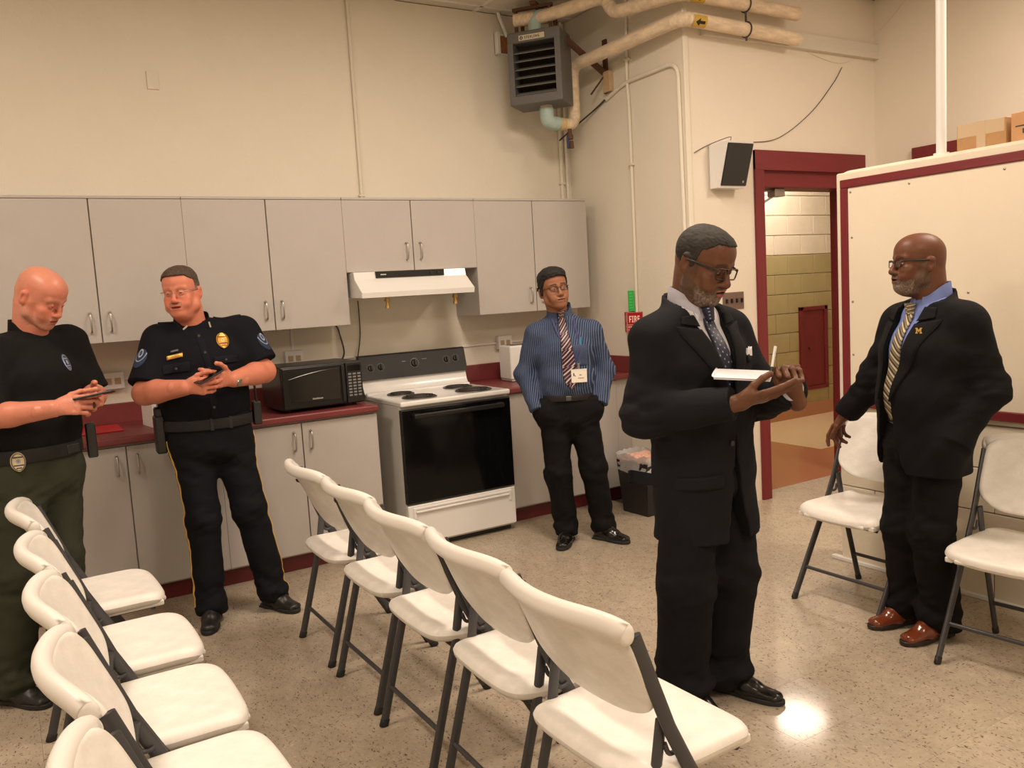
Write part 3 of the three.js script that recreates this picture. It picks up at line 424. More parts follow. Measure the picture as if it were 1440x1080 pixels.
{
  const t = thing('junction_box', 'open white junction box on the wall left of the heater', 'junction box', [3.255, 3.265, ZW]); mesh('box', [rbx(-0.06, 0.06, -0.075, 0.075, 0, 0.012, 0.003), rbx(-0.06, -0.035, -0.075, 0.075, 0, 0.05, 0.003)], M.white, t); mesh('opening', rbx(-0.032, 0.05, -0.06, 0.06, 0.006, 0.0135, 0.002), paint(150, 96, 50, 0.8, 0.3), t); mesh('conduit', tube([V(0.03, 0.05, 0.03), V(0.0, 0.11, 0.04), V(-0.03, 0.17, 0.045), V(-0.04, CEIL - 3.265, 0.045)], 0.013), M.white, t);
}
tag(mesh('conduit', [tube([V(2.116, CEIL, ZW + 0.012), V(2.116, 2.154, ZW + 0.012)], 0.011), rbx(2.095, 2.137, 2.2, 2.212, ZW, ZW + 0.026, 0.003)], M.wall), 'painted conduit running down the kitchen wall to the cabinets', 'conduit');
tag(mesh('conduit', [tube([V(3.708, CEIL, ZW + 0.014), V(3.708, 2.15, ZW + 0.014)], 0.013), rbx(3.685, 3.731, 2.3, 2.315, ZW, ZW + 0.03, 0.003)], M.wall), 'left conduit of the pair in the wall corner', 'conduit');
tag(mesh('conduit', [tube([V(3.757, CEIL, ZW + 0.014), V(3.757, 2.15, ZW + 0.014)], 0.013)], M.wall), 'right conduit of the pair in the wall corner', 'conduit');
tag(mesh('conduit', [tube([V(3.786, CEIL, -4.553), V(3.786, 2.9, -4.57), V(3.786, 2.7, -4.562), V(3.786, 2.0, -4.562), V(3.786, 1.45, -4.568), V(3.786, 1.2, -4.568)], 0.011, 40), rbx(3.77, 3.8, 2.33, 2.345, -4.585, -4.54, 0.003), rbx(3.77, 3.8, 3.02, 3.035, -4.585, -4.54, 0.003)], M.wall), 'conduit running down the alcove wall to the red signs', 'conduit');
tag(mesh('conduit', [pipe([V(3.786, 2.82, -4.80), V(3.786, 2.885, -4.60), V(3.786, 2.89, -4.077), V(3.786, 1.0, -4.06)], 0.013, 0.10)], M.wall), 'bent conduit turning down beside the wall edge', 'conduit');
tag(mesh('flexible_cable', tube([V(3.785, 2.82, -4.82), V(3.78, 2.78, -4.92), V(3.74, 2.70, -5.1), V(3.70, 2.62, -5.27)], 0.006), M.cable), 'dark flexible cable joining the bent conduit', 'cable');
// fire signs, green tag, switch plate, loudspeaker, cable
{
  const red = (word, small) => canvasTex(128, 256, (c, W, H) => { c.fillStyle = '#a5121a'; c.fillRect(0, 0, W, H); c.strokeStyle = '#e8b8b0'; c.lineWidth = 3; c.strokeRect(4, 4, W - 8, H - 8); c.fillStyle = '#ffd9d0'; c.save(); c.translate(64, 128); c.scale(0.62, 1.6); c.textAlign = 'center'; c.font = 'bold 72px sans-serif'; c.fillText(word, 0, 0); c.restore(); c.fillRect(6, 156, W - 12, 4); c.textAlign = 'center'; c.font = 'bold 30px sans-serif'; c.fillText(small[0], 64, 196, 112); c.fillText(small[1], 64, 234, 112); });
  const t = thing('fire_sign', 'red folded FIRE sign on the alcove wall below the green tag', 'sign', [3.79, 1.27, -4.62], 0);
  const mk = (z0, z1, x0, x1, name) => { const g = new THREE.BufferGeometry(); const th = 0.002; g.setAttribute('position', new THREE.Float32BufferAttribute([x0, -0.07, z0, x1, -0.07, z1, x1, 0.07, z1, x0, 0.07, z0], 3)); g.setAttribute('uv', new THREE.Float32BufferAttribute([0, 0, 1, 0, 1, 1, 0, 1], 2)); g.setIndex([0, 1, 2, 0, 2, 3]); g.computeVertexNormals(); return mesh(name, g, new THREE.MeshStandardMaterial({ map: red('FIRE', ['EXTING', 'UISHER']), roughness: 0.35, side: THREE.DoubleSide }), t); };
  mk(-0.09, 0.0, 0.006, -0.055, 'sign_face'); mk(0.0, 0.09, -0.055, 0.006, 'sign_face');
  mesh('bracket', bx(0.003, 0.009, -0.07, 0.07, -0.095, 0.095), std(0.4, 0.02, 0.03, 0.4), t);
  tag(mesh('green_tag', rbx(3.768, 3.774, 1.345, 1.49, -4.64, -4.575, 0.003), new THREE.MeshStandardMaterial({ map: dataTex(64, (u, v, i, j) => { const k = j % 9 < 3 && i > 14 && i < 50 && ((i * 7 + j * 13) % 5) > 1 ? 1.6 : 1; return [62 * k, 196 * k, 88 * k]; }), roughness: 0.6 })), 'bright green printed tag hanging on the conduit', 'tag');
  const s = thing('switch_plate', 'brown plate of four switches on the wall beside the doorway', 'switch', [4.165, 1.385, -4.04]); mesh('plate', rbx(-0.095, 0.095, -0.056, 0.056, 0, 0.008, 0.003), std(0.16, 0.10, 0.075, 0.45), s); for (let k = 0; k < 4; k++) mesh('toggle', rbx(-0.073 + k * 0.046, -0.061 + k * 0.046, -0.014, 0.014, 0.006, 0.022, 0.003), M.black, s);
}
{
  const t = thing('loudspeaker', 'white wedge wall loudspeaker with black grille beside the doorway', 'loudspeaker', [4.10, 2.245, -4.04], 0.0);
  // cabinet leaning out at the top, grille facing down into the room
  const s = new THREE.Shape(); s.moveTo(0.012, -0.136); s.lineTo(0.085, -0.136); s.lineTo(0.165, 0.136); s.lineTo(0.012, 0.136); s.closePath();
  const g = new THREE.ExtrudeGeometry(s, { depth: 0.225, bevelEnabled: true, bevelSize: 0.004, bevelThickness: 0.004, bevelSegments: 2 }); g.rotateY(-Math.PI / 2); g.translate(0.112, 0, 0);
  const c = mesh('cabinet', g, M.white, t); const gr = mesh('grille', rbx(-0.108, 0.112, -0.132, 0.132, -0.004, 0.006, 0.004), M.black, t); gr.position.set(0, 0.0, 0.131); gr.rotation.x = Math.atan2(0.08, 0.272);
  mesh('emblem', cyl(0.008, 0.008, 0.003, 0, 0, 0, 12).rotateX(Math.PI / 2).translate(0.075, -0.105, 0.007), M.nickel, gr);
  mesh('mount', bx(-0.05, 0.05, -0.05, 0.05, 0.0, 0.02), M.white, t);
}
tag(mesh('speaker_wire', tube([V(3.86, 2.33, -4.034), V(3.95, 2.37, -4.034), V(4.02, 2.40, -3.99), V(4.11, 2.425, -3.96), V(4.12, 2.385, -3.98), V(4.3, 2.41, -4.03), V(4.62, 2.45, -4.034), V(4.95, 2.63, -4.034), V(5.2, 2.85, -4.034), V(5.30, 2.97, -4.034)], 0.0026, 90, 6), M.cable), 'thin dark wire looping up the wall from the loudspeaker', 'wire');
tag(mesh('faint_wire', tube([V(4.75, 3.1, -4.036), V(5.05, 3.02, -4.036), V(5.30, 3.0, -4.036), V(5.5, 3.08, -4.036), V(5.62, 3.2, -4.036), V(5.66, 3.3, -3.9), V(5.664, CEIL, -3.7)], 0.0015, 70, 6), M.wall), 'thin painted wire swagged across the upper wall corner', 'wire');
// ---------- folding chairs (face +x, rear feet on x = 0) ----------
const chairPlastic = new THREE.MeshPhysicalMaterial({ color: 0xffffff, map: mottle(231, 227, 219, 0.08, 1.4), roughness: 0.45, bumpMap: bumpFine, bumpScale: 0.0003 });
// rounded slab: f(s,t) gives the middle surface, normal side by thickness
function slab(f, thick, N = 22, exp = 6, roll = 0.13) {
  const pos = [], uv = [], idx = [], tops = [];
  const at = (s, t) => { const m = Math.max(Math.abs(s), Math.abs(t)), q = m < 1e-6 ? 1 : m / ((Math.abs(s) ** exp + Math.abs(t) ** exp) ** (1 / exp)); return [s * q, t * q, m]; };
  const warp = (k) => { const u = k / N * 2 - 1; return Math.sign(u) * (1 - (1 - Math.abs(u)) ** 1.7); };
  for (const side of [1, -1]) for (let j = 0; j <= N; j++) for (let i = 0; i <= N; i++) {
    const [s, t, m] = at(warp(i), warp(j)); const e = Math.max(0, (m - (1 - roll)) / roll), k = Math.sqrt(Math.max(0, 1 - e * e));
    const h = 1e-3, p = f(s, t), a = f(Math.min(1, s + h), t).sub(f(Math.max(-1, s - h), t)), b = f(s, Math.min(1, t + h)).sub(f(s, Math.max(-1, t - h))), n = a.cross(b).normalize();
    p.addScaledVector(n, side * (typeof thick === 'function' ? thick(s, t) : thick) * 0.5 * k); pos.push(p.x, p.y, p.z); uv.push(s * 0.5, t * 0.5);
  }
  const L = (N + 1) * (N + 1);
  for (let j = 0; j < N; j++) for (let i = 0; i < N; i++) { const a = j * (N + 1) + i, b = a + 1, c = a + N + 1, d = c + 1; idx.push(a, b, d, a, d, c, L + a, L + d, L + b, L + a, L + c, L + d); }
  const g = new THREE.BufferGeometry(); g.setAttribute('position', new THREE.Float32BufferAttribute(pos, 3)); g.setAttribute('uv', new THREE.Float32BufferAttribute(uv, 2)); g.setIndex(idx); g.computeVertexNormals(); return g;
}
const HW = 0.220;
function backX(y) { return 0.045 + (0.82 - y) * 0.40; }
const chair0 = (() => {
  const t = thing('folding_chair', 'x', 'chair');
  const seat = slab((s, u) => V(0.252 + u * 0.208 - 0.014 * (u > 0 ? s * s * u * u : 0), 0.434 + 0.010 * s * s - 0.012 * Math.max(0, u - 0.55) ** 2 * 6 + 0.012 * Math.max(0, -u - 0.3) ** 2 * 2, s * (HW - 0.012 * Math.max(0, -u))), 0.05, 22, 7, 0.14);
  const st = mesh('seat', seat, chairPlastic, t);
  mesh('seat_rim', [rbx(0.36, 0.455, 0.412, 0.43, -0.16, 0.16, 0.008), rbx(0.15, 0.44, 0.408, 0.43, -HW + 0.02, -HW + 0.05, 0.006), rbx(0.15, 0.44, 0.408, 0.43, HW - 0.05, HW - 0.02, 0.006)], chairPlastic, st);
  const bend = (s) => -0.058 * (1 - s * s);
  const back = slab((s, u) => { const low = Math.max(0, -u), y = 0.692 + u * 0.141 + 0.032 * low * low * s ** 4; return V(backX(y) + bend(s) * (0.7 + 0.3 * u) + 0.002, y - 0.012 * low * low * 0, s * (HW + 0.004 - 0.026 * low * low)); }, (s) => 0.02 + 0.020 * s ** 6, 26, 6, 0.07);
  const lipPts = []; for (let k = 0; k <= 28; k++) { const s = k / 28 * 2 - 1; lipPts.push(V(backX(0.82) + bend(s) - 0.010, 0.822 - 0.020 * s ** 6, s * (HW + 0.008))); }
  const lip = bar(lipPts, 0.027, 0.021, V(-0.3, 1, 0), 16);
  const ends = [-1, 1].map((s) => new THREE.SphereGeometry(1, 16, 12).scale(0.0215, 0.0275, 0.014).rotateZ(0.29).translate(backX(0.82) - 0.010, 0.802, s * (HW + 0.008)));
  mesh('backrest', [back, lip, ...ends], chairPlastic, t);
  const sl = mesh('grip_slot', rbx(-0.003, 0.003, -0.008, 0.008, -0.02, 0.02, 0.003), M.black, t); sl.position.set(backX(0.75) - 0.0455, 0.75, -0.11); sl.rotation.set(0, 0.22, 0.38, 'YXZ');
  for (const s of [-1, 1]) {
    const z = s * HW; const rail = mesh('leg', bar([V(backX(0.785) + 0.006, 0.785, z), V(0.155, 0.55, z), V(0.215, 0.43, z), V(0.452, 0.012, z)], 0.0185, 0.0095, V(1, 0, 0)), M.steelGrey, t);
    mesh('foot_cap', bar([V(0.444, 0.026, z), V(0.458, 0.0, z)], 0.0185, 0.0115, V(1, 0, 0)), M.rubber, rail);
    const rl = mesh('leg', bar([V(0.150, 0.565, z - s * 0.020), V(0.125, 0.42, z - s * 0.022), V(0.012, 0.012, z - s * 0.022)], 0.0155, 0.0095, V(1, 0, 0)), M.steelGrey, t);
    mesh('foot_cap', bar([V(0.017, 0.026, z - s * 0.022), V(0.008, 0.0, z - s * 0.022)], 0.0175, 0.0115, V(1, 0, 0)), M.rubber, rl);
    mesh('side_brace', [tube([V(0.15, 0.51, z - s * 0.012), V(0.16, 0.485, z - s * 0.012), V(0.175, 0.48, z - s * 0.012), V(0.19, 0.485, z - s * 0.012)], 0.006)], M.steelGrey, t);
  }
  mesh('cross_bar', tube([V(0.375, 0.14, -HW), V(0.375, 0.14, HW)], 0.0085), M.steelGrey, t); mesh('cross_bar', tube([V(0.047, 0.14, -HW + 0.02), V(0.047, 0.14, HW - 0.02)], 0.0085), M.steelGrey, t);
  mesh('under_frame', [tube([V(0.2, 0.415, -HW), V(0.2, 0.415, HW)], 0.009), tube([V(0.4, 0.405, -0.19), V(0.4, 0.405, 0.19)], 0.009), bx(0.2, 0.4, 0.398, 0.414, -0.17, -0.15), bx(0.2, 0.4, 0.398, 0.414, 0.15, 0.17)], M.steelGrey, t);
  return t;
})();
{
  let first = true;
  const put = (x, z, turn, label, group) => { if (first) { first = false; chair0.position.set(x, 0, z); chair0.rotation.y = turn; chair0.userData.label = label; chair0.userData.group = group; } else dup(chair0, [x, 0, z], turn, label, group); };
  const ord = ['first', 'second', 'third', 'fourth', 'fifth'];
  [-3.62, -2.975, -2.44, -1.935, -1.40].forEach((z, k) => put([-0.004, 0.015, 0.025, 0.03, 0.03][k], z, [0.02, 0, -0.01, 0.01, 0][k], `white folding chair, ${ord[k]} from the cabinets in the row the bald officer stands by`, 'left row of folding chairs'));
  [-3.565, -3.06, -2.568, -2.08, -1.585].forEach((z, k) => put([1.045, 1.045, 1.03, 1.03, 1.015][k], z, [0, 0.01, 0, -0.02, 0.03][k], `white folding chair, ${ord[k]} from the cabinets in the row facing the writing man`, 'middle row of folding chairs'));
  scene.children.filter((o) => /^folding_chair/.test(o.name) && !(Math.abs(o.position.x - 1.045) < 0.001)).forEach((o) => o.remove(o.getObjectByName('grip_slot')));
  put(3.562, -2.455, Math.PI + 0.0, 'white folding chair by the open end of the partition', 'chairs along the partition');
  put(3.45, -1.70, Math.PI + 0.10, 'white folding chair against the partition behind the man with brown shoes', 'chairs along the partition');
  scene.children.filter((o) => /^folding_chair/.test(o.name) && o.position.x > 3).forEach((o) => { const q = o.getObjectByName('grip_slot'); if (q) o.remove(q); });
}
// ---------- people: distance fields meshed with surface nets ----------
const sub3 = (a, b) => [a[0] - b[0], a[1] - b[1], a[2] - b[2]], add3 = (a, b, k = 1) => [a[0] + b[0] * k, a[1] + b[1] * k, a[2] + b[2] * k], dot3 = (a, b) => a[0] * b[0] + a[1] * b[1] + a[2] * b[2];
const len3 = (a) => Math.hypot(a[0], a[1], a[2]), nrm = (a) => { const l = len3(a) || 1; return [a[0] / l, a[1] / l, a[2] / l]; }, mix3 = (a, b, t) => [a[0] + (b[0] - a[0]) * t, a[1] + (b[1] - a[1]) * t, a[2] + (b[2] - a[2]) * t];
const crs = (a, b) => [a[1] * b[2] - a[2] * b[1], a[2] * b[0] - a[0] * b[2], a[0] * b[1] - a[1] * b[0]];
const sstep = (a, b, x) => { const t = Math.max(0, Math.min(1, (x - a) / (b - a))); return t * t * (3 - 2 * t); };
class Field {
  constructor(k = 0.02) { this.k = k; this.p = []; this.lo = [9, 9, 9]; this.hi = [-9, -9, -9]; }
  grow(pts, r) { for (const q of pts) for (let i = 0; i < 3; i++) { this.lo[i] = Math.min(this.lo[i], q[i] - r); this.hi[i] = Math.max(this.hi[i], q[i] + r); } }
  push(f, pts, r, k) { const lo = [9, 9, 9], hi = [-9, -9, -9]; for (const q of pts) for (let i = 0; i < 3; i++) { lo[i] = Math.min(lo[i], q[i] - r); hi[i] = Math.max(hi[i], q[i] + r); } this.p.push({ f, lo, hi, k: k ?? this.k, op: 1 }); this.grow(pts, r); return this; }
  // tapered capsule
  rc(a, b, r1, r2, k, cut) {
    const d = sub3(b, a), L = len3(d), n = nrm(d), h = r1 - r2;
    this.push((x, y, z) => {
      const px = x - a[0], py = y - a[1], pz = z - a[2]; const s = px * n[0] + py * n[1] + pz * n[2]; const q2 = px * px + py * py + pz * pz - s * s, q = Math.sqrt(q2 > 0 ? q2 : 0);
      let t = L > 0 ? s / L : 0; t += q * h / (L * L + 1e-9) * -1 * -1 * 0; t = t < 0 ? 0 : t > 1 ? 1 : t;
      const r = r1 + (r2 - r1) * t, ds = s - t * L; const dd = Math.sqrt(q2 > 0 ? q2 + ds * ds : ds * ds) - r;
      if (cut === 'b' || cut === 'both') { const e = Math.max(dd, s - L); return cut === 'both' ? Math.max(e, -s) : e; } return dd;
    }, [a, b], Math.max(r1, r2), k); return this;
  }
  // tapered capsule with an elliptical section; w is the wide direction
  ec(a, b, [w1, d1], [w2, d2], w, k, cap = 1) {
    const d = sub3(b, a), L = len3(d), n = nrm(d); let u = add3(w, n, -dot3(w, n)); u = nrm(u); const v = crs(n, u);
    const [ax, ay, az] = a, [nx, ny, nz] = n, [ux, uy, uz] = u, [vx, vy, vz] = v;
    this.push((x, y, z) => {
      const px = x - ax, py = y - ay, pz = z - az, s = px * nx + py * ny + pz * nz, pu = px * ux + py * uy + pz * uz, pv = px * vx + py * vy + pz * vz; let t = s / L; t = t < 0 ? 0 : t > 1 ? 1 : t;
      const rw = w1 + (w2 - w1) * t, rd = d1 + (d2 - d1) * t, rs = Math.min(rw, rd) * cap, ds = s - t * L, e1 = pu / rw, e2 = pv / rd, e3 = ds / rs, f1 = e1 / rw, f2 = e2 / rd, f3 = e3 / rs;
      const k0 = Math.sqrt(e1 * e1 + e2 * e2 + e3 * e3), k1 = Math.sqrt(f1 * f1 + f2 * f2 + f3 * f3);
      return k1 < 1e-6 ? -Math.min(rw, rd) : k0 * (k0 - 1) / k1;
    }, [a, b], Math.max(w1, w2, d1, d2), k); return this;
  }
  el(c, [rx, ry, rz], k, B) {
    const [cx, cy, cz] = c, [b0, b1, b2] = B || [[1, 0, 0], [0, 1, 0], [0, 0, 1]];
    this.push((x, y, z) => {
      const qx = x - cx, qy = y - cy, qz = z - cz, px = (qx * b0[0] + qy * b0[1] + qz * b0[2]) / rx, py = (qx * b1[0] + qy * b1[1] + qz * b1[2]) / ry, pz = (qx * b2[0] + qy * b2[1] + qz * b2[2]) / rz, fx = px / rx, fy = py / ry, fz = pz / rz;
      const k0 = Math.sqrt(px * px + py * py + pz * pz), k1 = Math.sqrt(fx * fx + fy * fy + fz * fz); return k1 < 1e-6 ? -Math.min(rx, ry, rz) : k0 * (k0 - 1) / k1;
    }, [c], Math.max(rx, ry, rz), k); return this;
  }
  at(x, y, z) {
    let d = 1;
    for (const q of this.p) {
      const k = q.k, m = d < k ? k + d : k + 0.0; // outside box + margin: no effect on the surface
      const ex = Math.max(q.lo[0] - x, x - q.hi[0], q.lo[1] - y, y - q.hi[1], q.lo[2] - z, z - q.hi[2]);
      if (ex > 0.25 || (ex > d + k && ex > 0)) { if (ex < d) d = ex; continue; }
      const e = q.f(x, y, z); if (k > 0) { const h = Math.max(k - Math.abs(d - e), 0) / k; d = Math.min(d, e) - h * h * k * 0.25; } else d = Math.min(d, e);
    }
    return d;
  }
}
function surfaceNets(fn, lo, hi, cell) {
  const n = [0, 1, 2].map((i) => Math.ceil((hi[i] - lo[i]) / cell) + 3), o = lo.map((v) => v - cell), [nx, ny, nz] = n, val = new Float32Array(nx * ny * nz).fill(1), S = 4;
  const id = (i, j, k) => (k * ny + j) * nx + i;
  for (let k = 0; k < nz; k += S) for (let j = 0; j < ny; j += S) for (let i = 0; i < nx; i += S) {
    const c = fn(o[0] + (i + (S - 1) / 2) * cell, o[1] + (j + (S - 1) / 2) * cell, o[2] + (k + (S - 1) / 2) * cell), skip = Math.abs(c) > S * cell * 1.35;
    for (let c2 = k; c2 < Math.min(nz, k + S); c2++) for (let b = j; b < Math.min(ny, j + S); b++) for (let a = i; a < Math.min(nx, i + S); a++) val[id(a, b, c2)] = skip ? c : fn(o[0] + a * cell, o[1] + b * cell, o[2] + c2 * cell);
  }
  const vid = new Int32Array(nx * ny * nz).fill(-1), pos = [], idx = [];
  for (let k = 0; k < nz - 1; k++) for (let j = 0; j < ny - 1; j++) for (let i = 0; i < nx - 1; i++) {
    let mask = 0; const v = []; for (let c = 0; c < 8; c++) { const q = val[id(i + (c & 1), j + (c >> 1 & 1), k + (c >> 2))]; v.push(q); if (q < 0) mask |= 1 << c; }
    if (mask === 0 || mask === 255) continue;
    let sx = 0, sy = 0, sz = 0, m = 0;
    for (let c = 0; c < 8; c++) for (const b of [1, 2, 4]) { if (c & b) continue; const d = c | b; if ((v[c] < 0) === (v[d] < 0)) continue; const t = v[c] / (v[c] - v[d]); sx += (c & 1) + (b === 1 ? t : 0); sy += (c >> 1 & 1) + (b === 2 ? t : 0); sz += (c >> 2) + (b === 4 ? t : 0); m++; }
    vid[id(i, j, k)] = pos.length / 3; pos.push(o[0] + (i + sx / m) * cell, o[1] + (j + sy / m) * cell, o[2] + (k + sz / m) * cell);
  }
  const quad = (a, b, c, d, flip) => { if (a < 0 || b < 0 || c < 0 || d < 0) return; flip ? idx.push(a, c, b, a, d, c) : idx.push(a, b, c, a, c, d); };
  for (let k = 1; k < nz - 1; k++) for (let j = 1; j < ny - 1; j++) for (let i = 1; i < nx - 1; i++) {
    const a = val[id(i, j, k)] < 0;
    if (a !== val[id(i + 1, j, k)] < 0) quad(vid[id(i, j - 1, k - 1)], vid[id(i, j, k - 1)], vid[id(i, j, k)], vid[id(i, j - 1, k)], !a);
    if (a !== val[id(i, j + 1, k)] < 0) quad(vid[id(i - 1, j, k - 1)], vid[id(i - 1, j, k)], vid[id(i, j, k)], vid[id(i, j, k - 1)], !a);
    if (a !== val[id(i, j, k + 1)] < 0) quad(vid[id(i - 1, j - 1, k)], vid[id(i, j - 1, k)], vid[id(i, j, k)], vid[id(i - 1, j, k)], !a);
  }
  const nor = new Float32Array(pos.length), e = cell * 0.6;
  for (let q = 0; q < pos.length; q += 3) {
    const x = pos[q], y = pos[q + 1], z = pos[q + 2]; let a = fn(x + e, y, z) - fn(x - e, y, z), b = fn(x, y + e, z) - fn(x, y - e, z), c = fn(x, y, z + e) - fn(x, y, z - e); const l = Math.hypot(a, b, c) || 1; nor[q] = a / l; nor[q + 1] = b / l; nor[q + 2] = c / l;
  }
  return { pos, nor, idx };
}
// net(s) -> geometry with vertex colours and uv
function netGeo(nets, colour, uvOf) {
  const P = [], Nn = [], I = [], C = [], U = [];
  for (const [n, c] of nets) { const base = P.length / 3, cf = c || colour; for (let q = 0; q < n.pos.length; q += 3) { const x = n.pos[q], y = n.pos[q + 1], z = n.pos[q + 2]; P.push(x, y, z); Nn.push(n.nor[q], n.nor[q + 1], n.nor[q + 2]); if (cf) { const k = cf(x, y, z); C.push(k[0], k[1], k[2]); } const w = uvOf ? uvOf(x, y, z) : [x, y]; U.push(w[0], w[1]); } const p = n.pos, N0 = n.nor; for (let q = 0; q < n.idx.length; q += 3) { const i = n.idx[q], j = n.idx[q + 1], k = n.idx[q + 2], a = i * 3, b = j * 3, c = k * 3, ux = p[b] - p[a], uy = p[b + 1] - p[a + 1], uz = p[b + 2] - p[a + 2], vx = p[c] - p[a], vy = p[c + 1] - p[a + 1], vz = p[c + 2] - p[a + 2]; (uy * vz - uz * vy) * N0[a] + (uz * vx - ux * vz) * N0[a + 1] + (ux * vy - uy * vx) * N0[a + 2] < 0 ? I.push(base + i, base + k, base + j) : I.push(base + i, base + j, base + k); } }
  const g = new THREE.BufferGeometry(); g.setAttribute('position', new THREE.Float32BufferAttribute(P, 3)); g.setAttribute('normal', new THREE.Float32BufferAttribute(Nn, 3)); g.setAttribute('uv', new THREE.Float32BufferAttribute(U, 2)); if (C.length) g.setAttribute('color', new THREE.Float32BufferAttribute(C, 3)); g.setIndex(I); return g;
}
const net = (F, fn, cell) => surfaceNets(fn || ((x, y, z) => F.at(x, y, z)), add3(F.lo, [1, 1, 1], -0.03), add3(F.hi, [1, 1, 1], 0.03), cell);
// march from o along d until the field is met
function hit(fn, o, d, far = 0.6) { let t = 0; for (let k = 0; k < 90 && t < far; k++) { const e = fn(o[0] + d[0] * t, o[1] + d[1] * t, o[2] + d[2] * t); if (e < 0.0006) break; t += Math.max(0.0008, e * 0.6); } return add3(o, d, Math.min(t, far)); }
// thick cloth strip laid on a field: rows of points (front plane), pressed along d
function drape(fn, rows, d, off = 0.003, thick = 0.004, vScale = 1, smooth = 0) {
  const R = rows.length, C = rows[0].length; let P = rows.map((r) => { let last = null; return r.map((o) => { const p = hit(fn, o, d), miss = len3(sub3(p, o)) > 0.598; if (miss && last) return add3(o, d, last - 0); if (!miss) last = len3(sub3(p, o)); return p; }); });
  for (let s = 0; s < smooth; s++) P = P.map((r, i) => r.map((p, j) => { const a = P[Math.max(0, i - 1)][j], b = P[Math.min(R - 1, i + 1)][j]; return mix3(p, mix3(a, b, 0.5), i > 0 && i < R - 1 ? 0.5 : 0); }));
  const pos = [], uv = [], idx = []; let vAcc = 0;
  for (const side of [1, 0]) { vAcc = 0; for (let i = 0; i < R; i++) { if (i) vAcc += len3(sub3(P[i][C >> 1], P[i - 1][C >> 1])); for (let j = 0; j < C; j++) { const edge = (j === 0 || j === C - 1) ? 0.5 : 1; const q = add3(P[i][j], d, -(off + (side ? thick * edge : -0.004))); pos.push(...q); uv.push(j / (C - 1), vAcc * vScale); } } }
  const L = R * C; const n = crs(sub3(P[0][C - 1], P[0][0]), sub3(P[R - 1][0], P[0][0])), flip = dot3(n, d) > 0;
  const tri = (a, b, c) => flip ? idx.push(a, c, b) : idx.push(a, b, c);
  for (let i = 0; i < R - 1; i++) for (let j = 0; j < C - 1; j++) { const a = i * C + j, b = a + 1, c = a + C, e = c + 1; tri(a, b, e); tri(a, e, c); tri(L + a, L + e, L + b); tri(L + a, L + c, L + e); }
  const rim = []; for (let j = 0; j < C - 1; j++) rim.push([j, j + 1]); for (let i = 0; i < R - 1; i++) rim.push([i * C + C - 1, (i + 1) * C + C - 1]); for (let j = C - 1; j > 0; j--) rim.push([(R - 1) * C + j, (R - 1) * C + j - 1]); for (let i = R - 1; i > 0; i--) rim.push([i * C, (i - 1) * C]);
  for (const [a, b] of rim) { tri(a, L + a, b); tri(b, L + a, L + b); }
  const g = new THREE.BufferGeometry(); g.setAttribute('position', new THREE.Float32BufferAttribute(pos, 3)); g.setAttribute('uv', new THREE.Float32BufferAttribute(uv, 2)); g.setIndex(idx); g.computeVertexNormals(); return g;
}
// strip between two edge curves given as [x,y] in the front plane z = zf
function stripRows(left, right, cols, rows, zf, lerpPts = (a, t) => { const k = t * (a.length - 1), i = Math.min(a.length - 2, Math.floor(k)); return [a[i][0] + (a[i + 1][0] - a[i][0]) * (k - i), a[i][1] + (a[i + 1][1] - a[i][1]) * (k - i)]; }) {
  const out = []; for (let i = 0; i <= rows; i++) { const a = lerpPts(left, i / rows), b = lerpPts(right, i / rows), r = []; for (let j = 0; j <= cols; j++) { const t = j / cols; r.push([a[0] + (b[0] - a[0]) * t, a[1] + (b[1] - a[1]) * t, zf]); } out.push(r); } return out;
}
// closed band pressed on a field around a vertical axis c at height y (belt)
function band(fn, c, y0, y1, off, thick, n = 72, tiltX = 0, from = 0.45) {
  const pos = [], idx = [], uv = []; const prof = [[0, off], [1, off], [1, off + thick], [0, off + thick]];
  for (let k = 0; k <= n; k++) { const a = k / n * Math.PI * 2, d = [-Math.cos(a), 0, -Math.sin(a)]; for (const [v, r] of prof) { const y = y0 + (y1 - y0) * v + tiltX * Math.cos(a); const h = hit(fn, [c[0] - d[0] * from, (y0 + y1) / 2 + tiltX * Math.cos(a), c[1] - d[2] * from], d); pos.push(h[0] - d[0] * r, y, h[2] - d[2] * r); uv.push(k / n, v); } }
  for (let k = 0; k < n; k++) for (let q = 0; q < 4; q++) { const a = k * 4 + q, b = k * 4 + (q + 1) % 4; idx.push(a, b, a + 4, b, b + 4, a + 4); }
  const g = new THREE.BufferGeometry(); g.setAttribute('position', new THREE.Float32BufferAttribute(pos, 3)); g.setAttribute('uv', new THREE.Float32BufferAttribute(uv, 2)); g.setIndex(idx); g.computeVertexNormals(); return g;
}
